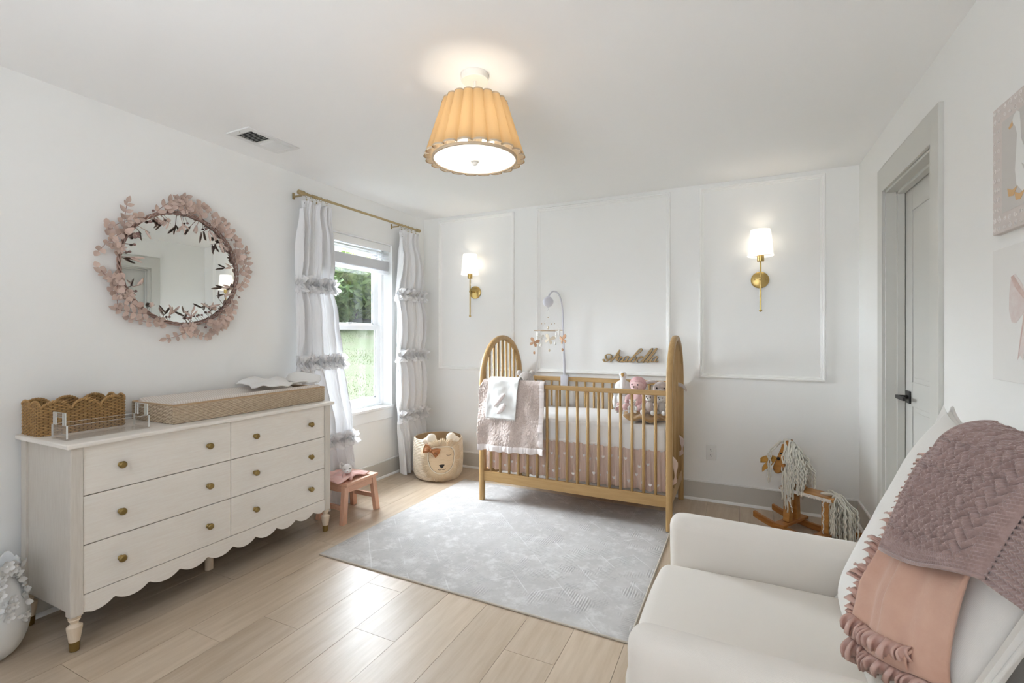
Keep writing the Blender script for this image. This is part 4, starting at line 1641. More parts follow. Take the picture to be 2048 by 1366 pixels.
# pleated blush skirt with small white hearts, hanging under the mattress inside the rails
M_skirt = mat('blush_tulle', (0.83, 0.665, 0.575), 0.85, transl=0.3)
M_heart = mat('white_heart_print', (0.84, 0.80, 0.78), 0.8)
sk = thing('crib_skirt', 'gathered blush pink tulle crib skirt with white hearts under the mattress', 'crib skirt', ((KX0 + KX1) / 2, ym, .242))
sx0, sx1, sy0, sy1 = KX0 + .036, KX1 - .036, KY0 + .034, KY1 - .034
per2 = [((sx0, sy0), (sx1, sy0)), ((sx1, sy0), (sx1, sy1)), ((sx1, sy1), (sx0, sy1)), ((sx0, sy1), (sx0, sy0))]


def skirt_side(p, q, nrm, k):
    L = hypot(q[0] - p[0], q[1] - p[1])

    def fn(u, v):
        z = lerp(.242, .516, v)
        a = .006 + .008 * (1 - v)
        o = a * sin(2 * pi * u * L / .052 + 1.2 * sin(u * 11 + k)) + .004 * sin(2 * pi * u * L / .021 + 3 * v)
        return (lerp(p[0], q[0], u) + nrm[0] * (o - .004), lerp(p[1], q[1], u) + nrm[1] * (o - .004), z + .004 * sin(u * 60) * (1 - v))
    return fn


for k, ((p, q), nrm) in enumerate(zip(per2, ((0, -1), (1, 0), (0, 1), (-1, 0)))):
    f = skirt_side(p, q, nrm, k)
    s = MB().grid(f, 260 if k % 2 == 0 else 130, 6).build('skirt_panel', M_skirt, sk, smooth=180, fix=False)
    if k in (0, 1):
        L = hypot(q[0] - p[0], q[1] - p[1])
        rg = random.Random(4 + k)
        hs = MB()
        heart = [(0, -1), (.55, -.45), (.95, .1), (.85, .6), (.45, .75), (.1, .5), (0, .3), (-.1, .5), (-.45, .75), (-.85, .6), (-.95, .1), (-.55, -.45)]
        for i in range(int(L / .047)):
            for j in range(2):
                u = (i + .5 * (j % 2) + .3 + rg.uniform(-.15, .15)) / int(L / .047)
                v = .25 + .42 * j + rg.uniform(-.1, .1)
                if not (.02 < u < .98):
                    continue
                c = Vector(f(u, v))
                t = Vector((q[0] - p[0], q[1] - p[1], 0)).normalized()
                n_ = Vector((nrm[0], nrm[1], 0))
                hs.prism([(a * .0115, bq * .0125) for a, bq in heart], c + n_ * .0105, t, (0, 0, 1), n_ * .0012)
        hs.build('heart_appliques', M_heart, s, smooth=0, kind='stuff')
# loose tulle poking out between the end spindles
M_tulle = mat('sheer_tulle', (0.80, 0.68, 0.64), 0.85, transl=0.5)
for (yc, zt, zb, ox, m) in ((KY0 + .084, .545, .262, .040, M_skirt), (KY0 + .535, .58, .36, .036, M_tulle)):
    def tf(u, v, yc=yc, zt=zt, zb=zb, ox=ox):
        s = smoothstep(0, .40, v) * smoothstep(1.02, .78, v)
        x = KX1 - .036 + (ox + .036) * s * (1 - .25 * abs(2 * u - 1)) + .006 * sin(u * 7 + v * 11) * s
        z = lerp(zt, zb, v) + .020 * sin(u * 5 + 1) * v
        return (x, yc + (u - .5) * .050 + .003 * sin(v * 9), z)
    MB().grid(tf, 14, 16).build('loose_tulle', m, sk, smooth=180, fix=False)

# ------------------------------------------------------------------ fleece blanket over the front rail, and the small cloth on it
M_fleece = mat('blush_sherpa', (0.56, 0.455, 0.41), 0.95, sheen=.3, vary=(110, (0.68, 0.58, 0.535), .35, .65), bump=(190, .9, .005))
M_satin = mat('blush_satin', (0.78, 0.71, 0.69), 0.28, spec=.6, bump=(16, .25, .006))


def drape(x0, x1, zf, zb, yo, thick, top=.915, y0=KY0, seed=0, amp=.006):
    """path over the rail: bottom of the front fall, over the top, bottom of the back fall"""
    r = .014 + yo

    def fn(u, v):
        # v 0..1 along the fall
        Lf, Lt, Lb = top - zf, pi * r, top - zb
        s = v * (Lf + Lt + Lb)
        x = lerp(x0, x1, u)
        if s < Lf:
            z = zf + s
            y = y0 - r
            k = (Lf - s)
        elif s < Lf + Lt:
            a = (s - Lf) / r
            y, z = y0 - r * cos(a), top + r * sin(a)
            k = 0
        else:
            z = top - (s - Lf - Lt)
            y = y0 + r
            k = 0
        h = smoothstep(0, .25, k)
        y -= h * (amp * (1 + sin(x * 42 + seed + z * 3)) + amp * .8 * sin(x * 19 + seed * 2 - z * 4) + .5 * amp)
        return Vector((x, y, z))
    return fn


fx0, fx1 = -1.793, -1.292
fd = drape(fx0, fx1, .452, .60, .010, .01, amp=.005, seed=1)


def fl_fn(u, v):
    p = fd(u, v)
    if v < .55:
        sw = .012 * smoothstep(.90, .5, p.z)
        # swags dipping toward the middle of the front fall
        d = (u - .52) * 2
        sag = sin((p.z * 16) + d * d * 5) * .009 * smoothstep(.93, .7, p.z)
        p.y -= sag + sw
        n = nz((p.x, p.y, p.z), 75, 3) + .7 * nz((p.x, p.y, p.z), 150, 5)
        p.y -= .0034 * n + .004
        p.z += .012 * (u - .5) * (1 - v) - .006
        if p.z > .86:
            p.x = max(p.x, -1.757 - .036 * smoothstep(.93, .86, p.z))
    else:
        p.y += .003 * nz((p.x, p.y, p.z), 60, 3)
        p.x = max(p.x, -1.757)
    return p


fb_ = thing('fleece_blanket', 'blush sherpa baby blanket with satin border over the front crib rail', 'blanket', ((fx0 + fx1) / 2, KY0, .41))
MB().grid(fl_fn, 190, 240).build('fleece', M_fleece, fb_, smooth=180, solid=.006, fix=False)


def satin_bottom(u, v):
    p = fl_fn(u * 1.075, .0)
    return Vector((p.x, p.y - .002 - .004 * sin(pi * v) + .004 * sin(u * 70) * v * .6, p.z + .006 - .044 * v - .004 * sin(u * 40) * v))


MB().grid(satin_bottom, 120, 8).build('satin_border', M_satin, fb_, smooth=180, solid=.004, fix=False)


def satin_side(u, v):
    p = fl_fn(.995, v * .82)
    q = .040 * u
    return Vector((p.x + q - .002, p.y - .003 * sin(pi * u) + (.005 * sin(p.z * 60) * (.3 + u) * smoothstep(.72, .55, p.z) if v < .5 else 0), p.z))


MB().grid(satin_side, 8, 150).build('satin_border', M_satin, fb_, smooth=180, solid=.004, fix=False)
wd = drape(-1.700, -1.452, .655, .76, .030, .01, amp=.003, seed=4)


def wc_fn(u, v):
    p = wd(u, v)
    if v < .5:
        p.y -= .012 * smoothstep(.93, .75, p.z) + .004 * sin(u * 9 + p.z * 20) + .003 * nz((p.x, p.y, p.z), 30)
        p.x -= .018 * (1 - v * 2)
    return p


M_white = mat('white_flannel', (0.80, 0.80, 0.79), 0.9, bump=(60, .2, .003))
wc = thing('lovey_cloth', 'small white lovey cloth with blush ears lying over the sherpa blanket', 'cloth', (-1.576, KY0 - .03, .655))
MB().grid(wc_fn, 50, 70).build('cloth', M_white, wc, smooth=180, solid=.004, fix=False)
M_ear = mat('blush_plush', (0.74, 0.64, 0.62), 0.9, vary=(40, (0.80, 0.74, 0.72), .4, .6))
for (u0, v0, u1, v1, w) in ((.60, .33, .28, .16, .018), (.66, .20, .40, .07, .026)):
    def ear(s, t, a=(u0, v0, u1, v1, w)):
        u, v = lerp(a[0], a[2], s), lerp(a[1], a[3], s)
        p = wc_fn(u, v)
        ww = a[4] * sin(pi * min(1, s * .9 + .08)) ** .7
        n = (t - .5) * 2
        return Vector((p.x + ww * n * .5, p.y - .006 - .006 * (1 - n * n), p.z - ww * n * .8))
    MB().grid(ear, 16, 6).build('ear', M_ear, wc, smooth=180, solid=.005, fix=False)
b = MB()
for i in range(46):
    p = wc_fn(i / 45, 0.0)
    b.tube([p, p + Vector((.001 * sin(i * 3), -.001, -.010 - .003 * sin(i * 5)))], .0011, 4)
b.build('fringe', M_white, wc, smooth=0, kind='stuff', fix=False)

# ------------------------------------------------------------------ plush toys
M_eye = mat('black_bead', (0.01, 0.01, 0.01), 0.15)


def furry(b, c, r, s=90, amp=.05, M=None, nu=22, nv=14):
    C = Vector(c)

    def fn(p):
        v = p - C
        return C + v * (1 + amp * (nz(p, s, 1) + .5 * nz(p, s * 2.3, 2)))
    return b.ell(c, r, nu, nv, M=M, fn=fn)


def plush(name, label, loc, s, rz, m, m2=None, ears='round', hat=None, tilt=0, nose=True, arms=True, ear_m=None, lop=0, reach=1.0):
    """seated plush toy about s tall, local +y is where it faces"""
    t = thing(name, label, 'plush toy', loc, rz)
    m2 = m2 or m
    f = lambda nm, mm, b, par=t: b.build(nm, mm, par, smooth=180, local=True, fix=False)
    f('body', m, furry(MB(), (0, 0, .27 * s), (.20 * s, .17 * s, .27 * s)))
    hz = .68 * s
    head = f('head', m, furry(MB(), (0, .02 * s, hz), (.205 * s, .19 * s, .19 * s)))
    if nose:
        f('muzzle', m2, furry(MB(), (0, .19 * s, hz - .055 * s), (.095 * s, .08 * s, .07 * s)), t)
        f('nose', M_eye, MB().ell((0, .265 * s, hz - .02 * s), (.030 * s, .018 * s, .020 * s), 10, 6))
        for sx in (-1, 1):
            f('eye', M_eye, MB().ell((sx * .085 * s, .185 * s, hz + .035 * s), .021 * s, 10, 6))
    for sx in (-1, 1):
        if ears == 'round':
            f('ear', m, furry(MB(), (sx * .165 * s, 0, hz + .155 * s), (.075 * s, .04 * s, .075 * s), nu=16, nv=10))
            f('inner_ear', m2, MB().ell((sx * .165 * s, .030 * s, hz + .155 * s), (.048 * s, .018 * s, .048 * s), 12, 7))
        elif ears == 'long':
            pts = [(sx * .10 * s, 0, hz + .14 * s), (sx * .20 * s, 0, hz + (.30 - .25 * lop) * s), (sx * (.34 + .1 * lop) * s * reach, .0, hz + (.32 - .42 * lop) * s), (sx * (.42 + .12 * lop) * s * reach, .0, hz + (.20 - .45 * lop) * s)]
            sp = spline(pts, 5)
            n = len(sp)
            b = MB().tube(sp, [.035 * s + .05 * s * sin(pi * i / (n - 1)) ** .8 for i in range(n)], 12, sec=[(cos(k * pi / 6), .5 * sin(k * pi / 6)) for k in range(12)])
            f('ear', m, b)
            sp2 = [p + Vector((0, .030 * s, 0)) for p in sp[2:-2]]
            f('inner_ear', ear_m or m2, MB().tube(sp2, [.012 * s + .03 * s * sin(pi * i / (len(sp2) - 1)) for i in range(len(sp2))], 8))
        if arms:
            f('arm', m, MB().tube([Vector((sx * .17 * s, .02 * s, .44 * s)), Vector((sx * .27 * s, .08 * s, .32 * s)), Vector((sx * .25 * s, .17 * s, .20 * s))], [.065 * s, .075 * s, .06 * s], 10))
            f('leg', m, MB().tube([Vector((sx * .12 * s, .06 * s, .10 * s)), Vector((sx * .20 * s, .24 * s, .085 * s)), Vector((sx * .21 * s, .33 * s, .10 * s))], [.085 * s, .085 * s, .075 * s], 10))
            f('foot_pad', m2, furry(MB(), (sx * .21 * s, .345 * s, .105 * s), (.078 * s, .045 * s, .095 * s)))
    if hat:
        f('bonnet', hat, MB().ell((0, -.01 * s, hz + .03 * s), (.235 * s, .215 * s, .215 * s), 22, 14, fn=lambda p: p if p.y < .10 * s or p.z > hz + .12 * s else Vector((p.x * .80, .10 * s, p.z))))
    return t


M_grey = mat('grey_plush', (0.44, 0.40, 0.37), 0.95, sheen=.4, bump=(150, .7, .004), vary=(60, (0.56, 0.51, 0.48), .35, .65))
M_taupe = mat('taupe_plush', (0.46, 0.39, 0.36), 0.95, sheen=.4, bump=(150, .7, .004), vary=(60, (0.58, 0.51, 0.48), .35, .65))
M_pwhite = mat('white_plush', (0.80, 0.79, 0.78), 0.95, sheen=.3, bump=(150, .6, .004))
M_ppink = mat('pink_plush', (0.66, 0.42, 0.41), 0.95, sheen=.3, bump=(120, .7, .005), vary=(40, (0.76, 0.56, 0.55), .35, .65))
M_prose = mat('rose_knit', (0.62, 0.36, 0.37), 0.95, bump=(90, .9, .006), vary=(30, (0.70, 0.46, 0.46), .35, .65))
M_lilac = mat('lilac_knit', (0.50, 0.33, 0.42), 0.95, bump=(90, .9, .005))
MZ = .671
face = radians(180 - 10)
bear = plush('plush_bear', 'grey plush bear with a white bow in the back left crib corner', (-1.640, 3.705, MZ), .335, radians(15), M_grey, ears='round')
b = MB()
for sx in (-1, 1):
    b.prism([(0, -.006), (sx * .042, -.022), (sx * .046, .022), (0, .006)], (0, .058, .180), (1, 0, 0), (0, 0, 1), (0, .012, 0))
b.ell((0, .066, .180), (.010, .010, .010), 10, 6)
M_gingham = mat('white_gingham', (0.80, 0.81, 0.83), 0.8, vary=(120, (0.60, 0.62, 0.66), .45, .55))
b.build('neck_bow', M_gingham, bear, smooth=30, local=True)
b = MB()
for sx in (-1, 1):
    b.prism([(0, -.006), (sx * .040, -.020), (sx * .044, .020), (0, .006)], (0, -.068, .178), (1, 0, 0), (0, 0, 1), (0, -.010, 0))
b.build('bow_back', M_gingham, bear, smooth=30, local=True)
# mustard velvet cushion with toys on it, front right of the mattress
M_must = mat('tan_velvet', (0.40, 0.235, 0.085), 0.75, sheen=.5, bump=(14, .5, .02))


def mfn(p):
    d = Vector((p.x + .600, p.y - 3.44, 0))
    a = atan2(d.y, d.x)
    return p + Vector((0, 0, .012 * sin(a * 7) * (d.length / .15))) + d * (.06 * sin(a * 5 + 1) + .10 * nz(p, 9, 3))


tag(MB().ell((-.600, 3.44, MZ + .030), (.150, .165, .026), 48, 12, fn=mfn).build('velvet_cushion', M_must, smooth=180),
    'crumpled tan velvet cushion under the toys, front right of the crib', 'cushion')
CZ = MZ + .056
plush('plush_goose', 'white plush goose with no hat, leftmost of the toys on the right', (-.800, 3.66, MZ), .30, radians(190), M_pwhite, ears='none', nose=False, arms=False)
goose_root = bpy.data.objects['plush_goose']
b = MB()
b.tube(spline([(0, .02, .16), (0, .045, .22), (0, .03, .28), (0, .05, .31)], 5), [.040, .036, .032, .028, .026, .024, .022, .021, .021, .021, .021, .022, .024, .026, .028, .026][:16], 12)
b.build('neck', M_pwhite, goose_root, smooth=180, local=True, fix=False)
MB().tube([(0, .07, .305), (0, .105, .297)], [.014, .006], 8).build('beak', mat('ochre_felt', (0.55, 0.33, 0.10), .9), goose_root, smooth=180, local=True)
for sx in (-1, 1):
    furry(MB(), (sx * .062, -.02, .09), (.020, .065, .050)).build('wing', M_pwhite, goose_root, smooth=180, local=True, fix=False)
plush('plush_doll', 'pink plush bunny doll in a rose knitted bonnet among the crib toys', (-.662, 3.525, CZ), .265, radians(165), M_ppink, ears='none', hat=M_prose)
plush('plush_bear', 'small taupe teddy bear sitting right of the rose bonnet doll', (-.552, 3.375, CZ), .172, radians(172), M_taupe, m2=M_pwhite, ears='round')
plush('plush_lamb', 'small white plush lamb at the feet of the rose bonnet doll', (-.672, 3.385, CZ), .105, radians(185), M_pwhite, ears='round')
plush('plush_mouse', 'tiny pink and white plush mouse lying at the left edge of the tan cushion', (-.775, 3.415, MZ + .045), .085, radians(200), M_ppink, m2=M_pwhite, ears='round')
plush('plush_rabbit', 'pale grey plush rabbit against the right end of the crib', (-.470, 3.40, CZ), .165, radians(160), mat('pale_grey_plush', (0.62, 0.59, 0.57), .95, sheen=.3, bump=(150, .7, .004)), m2=M_pwhite, ears='round')
plush('plush_bunny', 'large taupe bunny with long lined ears in the back right crib corner', (-.512, 3.650, MZ), .300, radians(180), M_taupe, m2=M_pwhite, ears='long', ear_m=M_pwhite, lop=.5, reach=1.22)

# ------------------------------------------------------------------ mobile clamped to the back rail
M_mob = mat('white_abs', (0.60, 0.60, 0.65), 0.35)
M_felt1 = mat('tan_felt', (0.52, 0.31, 0.19), 0.95)
M_felt2 = mat('cream_felt', (0.74, 0.66, 0.54), 0.95)
M_felt3 = mat('white_felt', (0.80, 0.79, 0.75), 0.95)
M_stick = mat('dowel_wood', (0.52, 0.40, 0.28), 0.6)
mo = thing('crib_mobile', 'white arm baby mobile with felt butterflies clamped to the back crib rail', 'mobile', (-1.345, KY1, .84))
b = MB()
b.rbox((-1.380, KY1 - .040, .826), (-1.310, KY1 - .014, .928), .010, 3, 2).rbox((-1.368, KY1 - .040, .916), (-1.322, KY1 + .030, .936), .008, 3, 2)
b.rbox((-1.372, KY1 + .014, .850), (-1.318, KY1 + .030, .930), .007, 3, 2)
b.build('clamp', M_mob, mo, smooth=40)
arm = [(-1.345, KY1 - .022, .93), (-1.350, KY1 - .024, 1.10), (-1.357, KY1 - .03, 1.35), (-1.358, KY1 - .04, 1.50), (-1.364, KY1 - .085, 1.597), (-1.375, KY1 - .145, 1.637), (-1.390, KY1 - .205, 1.635), (-1.402, KY1 - .25, 1.600)]
sp = spline(arm, 8)
MB().tube(sp, [lerp(.0125, .0068, min(1, i / 16)) for i in range(len(sp))], 12).build('arm', M_mob, mo, smooth=180)
mx_, my_ = -1.404, KY1 - .262
d = MB()
Mx = Matrix.Translation((mx_, my_, 1.548)) @ Matrix.Rotation(radians(35), 4, 'Z') @ Matrix.Rotation(radians(90), 4, 'X')
d.lathe([(0, -.024), (.030, -.024), (.041, -.018), (.043, -.006), (.043, .010), (.040, .020), (.030, .026), (0, .028)], n=28, M=Mx)
d.lathe([(.012, .045), (.016, .02)], (mx_, my_, 1.548), 14)
d.lathe([(.016, -.02), (.011, -.045), (.0, -.050)], (mx_, my_, 1.548), 14)
d.build('music_box', M_mob, mo, smooth=50)
MB().tube([(mx_, my_, 1.50), (mx_, my_, 1.488)] + [(mx_ + .007 * sin(a), my_, 1.480 + .007 * cos(a)) for a in [.2 + 5 * k / 10 for k in range(11)]], .0015, 6).build('hook', mat('steel', (.5, .5, .5), .3, metal=1), mo)
M_thread = mat('thread', (0.78, 0.77, 0.74), .9)
b = MB()
bar = [Vector((mx_ - .128, my_ + .01, 1.314)), Vector((mx_ + .128, my_ - .01, 1.314)), Vector((mx_ - .02, my_ - .115, 1.310)), Vector((mx_ + .02, my_ + .115, 1.310))]
b.cyl(bar[0], bar[1], .0042, 8)
b.build('dowel', M_stick, mo)
MB().cyl(bar[2], bar[3], .0040, 8).build('dowel', M_stick, mo)
b = MB()
for e in bar:
    b.cyl((mx_, my_, 1.415), e, .0006, 4)
b.cyl((mx_, my_, 1.474), (mx_, my_, 1.17), .0006, 4)
b.build('cords', M_thread, mo, smooth=0)
rg = random.Random(8)
for p, q in (((mx_, my_, 1.415), bar[0]), ((mx_, my_, 1.415), bar[1]), ((mx_, my_, 1.415), bar[2]), ((mx_, my_, 1.415), bar[3])):
    c = Vector(p).lerp(Vector(q), .45)
    MB().ell(c, .0045, 8, 6).build('bead', M_stick, mo, smooth=180)
MB().ell((mx_, my_, 1.42), .005, 8, 6).build('bead', M_stick, mo, smooth=180)
MB().ell((mx_, my_, 1.335), (.009, .009, .013), 10, 8).build('bead', M_felt2, mo, smooth=180)


def butterfly(c, s, rz, m, tiltx=0):
    b = MB()
    R4 = Matrix.Translation(c) @ Matrix.Rotation(rz, 4, 'Z') @ Matrix.Rotation(tiltx, 4, 'Y')
    for sx in (-1, 1):
        up = [(0, 0), (.15, .45), (.45, .78), (.80, .80), (.95, .55), (.80, .20), (.40, .0)]
        lo = [(0, 0), (.35, -.05), (.65, -.25), (.68, -.60), (.45, -.78), (.20, -.55), (.04, -.2)]
        for pol in (up, lo):
            pts = [Vector((sx * a * s, .25 * s * a, bq * s)) for a, bq in pol]
            n = len(pts)
            th = Vector((0, .07 * s, 0))
            vs = [R4 @ (p - th) for p in pts] + [R4 @ (p + th) for p in pts]
            fs = [tuple(reversed(range(n))), tuple(range(n, 2 * n))] + [(i, (i + 1) % n, n + (i + 1) % n, n + i) for i in range(n)]
            b.add(vs, fs)
    b.ell(c, (.10 * s, .10 * s, .48 * s), 10, 8)
    return b.build('butterfly', m, mo, smooth=40)


items = [(bar[0], .10, .044, M_felt1, .3), (bar[1], .075, .042, M_felt1, -.5), ((mx_ + .01, my_, 1.30), .06, .046, M_felt2, .2), (bar[2], .05, .034, M_felt3, .9), (bar[3], .04, .034, M_felt3, -1.0)]
for (e, dz, s, m, a) in items:
    e = Vector(e)
    c = e - Vector((0, 0, dz))
    MB().cyl(e, c - Vector((0, 0, s * 1.9)), .0007, 4).build('thread', M_thread, mo, smooth=0)
    butterfly(c, s, a, m, .35 if a > 0 else -.3)
    MB().ell(c - Vector((0, 0, s * 1.95)), (.009, .009, .013), 10, 8).build('felt_drop', m, mo, smooth=180)
for e, dz in ((bar[0] + Vector((.01, .05, 0)), .03), (bar[1] - Vector((.03, 0, 0)), .02)):
    MB().ell(e - Vector((0, 0, dz)), (.012, .006, .026), 10, 8).build('felt_leaf', M_felt3, mo, smooth=180)
# ------------------------------------------------------------------ rug
M_rug = mat('silver_rug_pile', (0.60, 0.595, 0.59), 0.95)
nn, ll = M_rug.node_tree.nodes, M_rug.node_tree.links
bs = nn['Principled BSDF']
tc = nn.new('ShaderNodeTexCoord')


def node(kind, **kw):
    x = nn.new(kind)
    for k_, v_ in kw.items():
        setattr(x, k_, v_)
    return x


def ntex(scale, detail=5, rough=.6, vec=None):
    t = node('ShaderNodeTexNoise')
    t.inputs['Scale'].default_value = scale
    t.inputs['Detail'].default_value = detail
    t.inputs['Roughness'].default_value = rough
    ll.new(vec or tc.outputs['Object'], t.inputs['Vector'])
    return t


def ramp(src, p0, c0, p1, c1):
    r = node('ShaderNodeValToRGB')
    r.color_ramp.elements[0].position, r.color_ramp.elements[1].position = p0, p1
    r.color_ramp.elements[0].color, r.color_ramp.elements[1].color = c0, c1
    ll.new(src, r.inputs[0])
    return r.outputs[0]


def mixc(fac, a, c, blend='MIX'):
    m = node('ShaderNodeMix', data_type='RGBA', blend_type=blend)
    if isinstance(fac, float):
        m.inputs['Factor'].default_value = fac
    else:
        ll.new(fac, m.inputs['Factor'])
    for s_, i in ((a, 6), (c, 7)):
        if isinstance(s_, tuple):
            m.inputs[i].default_value = s_
        else:
            ll.new(s_, m.inputs[i])
    return m.outputs[2]


blotch = ramp(ntex(3.2, 8, .72).outputs['Fac'], .36, (0.415, 0.40, 0.388, 1), .68, (0.525, 0.51, 0.498, 1))
blot2 = ramp(ntex(9, 6, .75).outputs['Fac'], .50, (0, 0, 0, 1), .64, (1, 1, 1, 1))
col = mixc(blot2, blotch, (0.58, 0.568, 0.556, 1))
# faded lattice of thin pale lines
mp = node('ShaderNodeMapping')
mp.inputs['Rotation'].default_value = (0, 0, radians(45))
ll.new(tc.outputs['Object'], mp.inputs[0])
dis = ntex(5, 3)
add = node('ShaderNodeVectorMath', operation='MULTIPLY_ADD')
ll.new(dis.outputs['Color'], add.inputs[0])
add.inputs[1].default_value = (.02, .02, .02)
ll.new(mp.outputs[0], add.inputs[2])
br = node('ShaderNodeTexBrick')
br.inputs['Scale'].default_value = 1
br.inputs['Mortar Size'].default_value = .0035
br.inputs['Mortar Smooth'].default_value = .4
br.inputs['Brick Width'].default_value = .36
br.inputs['Row Height'].default_value = .18
br.inputs['Color1'].default_value = br.inputs['Color2'].default_value = (0, 0, 0, 1)
br.inputs['Mortar'].default_value = (1, 1, 1, 1)
ll.new(add.outputs[0], br.inputs['Vector'])
gate = ramp(ntex(4.5, 4).outputs['Fac'], .46, (0, 0, 0, 1), .56, (1, 1, 1, 1))
lm = node('ShaderNodeMath', operation='MULTIPLY')
ll.new(br.outputs['Color'], lm.inputs[0])
ll.new(gate, lm.inputs[1])
lm2 = node('ShaderNodeMath', operation='MULTIPLY')
ll.new(lm.outputs[0], lm2.inputs[0])
lm2.inputs[1].default_value = .55
col = mixc(lm2.outputs[0], col, (0.69, 0.685, 0.68, 1))
# patches of fine carved hatching, each brick with its own direction
wv = node('ShaderNodeTexWave', bands_direction='X')
wv.inputs['Scale'].default_value = 24
wv.inputs['Distortion'].default_value = 1.2
ll.new(tc.outputs['Object'], wv.inputs['Vector'])
wv2 = node('ShaderNodeTexWave', bands_direction='Y')
wv2.inputs['Scale'].default_value = 24
wv2.inputs['Distortion'].default_value = 1.2
ll.new(tc.outputs['Object'], wv2.inputs['Vector'])
vor = node('ShaderNodeTexVoronoi')
vor.inputs['Scale'].default_value = 9
ll.new(mp.outputs[0], vor.inputs['Vector'])
sel = ramp(vor.outputs['Color'], .45, (0, 0, 0, 1), .5, (1, 1, 1, 1))
hat = mixc(sel, wv.outputs['Color'], wv2.outputs['Color'])
hg = ramp(ntex(6, 4).outputs['Fac'], .50, (0, 0, 0, 1), .60, (1, 1, 1, 1))
hm = node('ShaderNodeMath', operation='MULTIPLY')
ll.new(hat, hm.inputs[0])
ll.new(hg, hm.inputs[1])
hm2 = node('ShaderNodeMath', operation='MULTIPLY')
ll.new(hm.outputs[0], hm2.inputs[0])
hm2.inputs[1].default_value = .38
col = mixc(hm2.outputs[0], col, (0.35, 0.345, 0.34, 1))
ll.new(col, bs.inputs['Base Color'])
bmp = node('ShaderNodeBump')
bmp.inputs['Strength'].default_value = .5
bmp.inputs['Distance'].default_value = .003
ll.new(hm.outputs[0], bmp.inputs['Height'])
ll.new(bmp.outputs[0], bs.inputs['Normal'])
M_bind = mat('rug_binding', (0.52, 0.475, 0.41), 0.9, bump=(200, .5, .002))
ra = radians(-.75)
rc0 = Vector((-2.196, 1.991, 0))
rug = thing('rug', 'silver grey distressed lattice rug with pale bound edge', 'rug', rc0, ra)
RW, RL = 1.790, 1.582
MB().rbox((.006, .006, .0005), (RW - .006, RL - .006, .0085), .003, 30, 1).build('pile', M_rug, rug, smooth=30, local=True)
pts = [(0.004, .004, .0045), (RW - .004, .004, .0045), (RW - .004, RL - .004, .0045), (.004, RL - .004, .0045)]
b = MB()
for i in range(4):
    b.cyl(pts[i], pts[(i + 1) % 4], .0048, 8)
    b.ell(pts[i], .0048, 8, 6)
b.build('binding', M_bind, rug, local=True)

# ------------------------------------------------------------------ step stool
M_pinkwood = mat('salmon_stained_wood', (0.60, 0.335, 0.225), 0.38, vary=(6, (0.66, 0.40, 0.28), .35, .65), stretch=(10, 1.4, 10))
M_pinkleg = mat('salmon_stained_leg', (0.60, 0.335, 0.225), 0.38, vary=(6, (0.66, 0.40, 0.28), .35, .65), stretch=(10, 10, 1.4))
stl = thing('step_stool', 'small salmon pink wooden step stool by the dresser, under the window', 'stool', (-2.51, 2.54, 0))
ux0, ux1, uy0, uy1, uz = -2.640, -2.372, 2.386, 2.694, .272
MB().box((ux0, uy0, uz - .022), (ux1, uy1, uz)).build('top', M_pinkwood, stl, smooth=0, bevel=.003)
for x, xs in ((ux1 - .035, .012), (ux0 + .035, -.012)):
    for y, ys in ((uy0 + .022, -.032), (uy1 - .022, .030)):
        b = MB()
        w = .0165
        lo = Vector((x + xs, y + ys, .001))
        hi = Vector((x, y, uz - .022))
        vs = [lo + Vector((i * w, j * w * 1.15, 0)) for i, j in ((-1, -1), (1, -1), (1, 1), (-1, 1))] + [hi + Vector((i * w, j * w * 1.15, 0)) for i, j in ((-1, -1), (1, -1), (1, 1), (-1, 1))]
        b.add(vs, [(0, 3, 2, 1), (4, 5, 6, 7), (0, 1, 5, 4), (1, 2, 6, 5), (2, 3, 7, 6), (3, 0, 4, 7)])
        b.build('leg', M_pinkleg, stl, smooth=0, bevel=.0015)
    MB().box((x - .011, uy0 + .036, uz - .072), (x + .011, uy1 - .036, uz - .022)).build('apron', M_pinkwood, stl, smooth=0, bevel=.0015)
for y in (uy0 + .003, uy1 - .003):
    MB().box((ux0 + .050, y - .010, .090), (ux1 - .050, y + .010, .120)).build('stretcher', M_pinkwood, stl, smooth=0, bevel=.0015)
for y in (uy0 + .022, uy1 - .022):
    MB().box((ux0 + .050, y - .010, uz - .066), (ux1 - .050, y + .010, uz - .022)).build('end_apron', M_pinkwood, stl, smooth=0, bevel=.0015)

# lovey: pink security blanket with a white bunny head
M_lov = mat('pink_fleece', (0.74, 0.42, 0.385), 0.95, sheen=.4, bump=(60, .4, .003), vary=(20, (0.80, 0.53, 0.49), .35, .65))
lv = thing('bunny_lovey', 'pink security blanket with a white bunny head spread on the step stool', 'plush toy', (-2.50, 2.47, uz))
rg = random.Random(2)


def lv_fn(u, v):
    x = lerp(ux0 - .005, ux1 - .036 + .004 * sin(v * 9), u)
    y = lerp(uy0 - .02, 2.645 - .05 * (1 - u), v)
    r = hypot(x + 2.47, y - 2.49)
    z = uz + .005 + .010 * abs(sin(u * 7 + v * 3)) + .008 * abs(sin(v * 9 - u * 4)) + .018 * math.exp(-(r / .07) ** 2)
    if y < uy0:
        z -= (uy0 - y) * .5
    return (x, y, z)


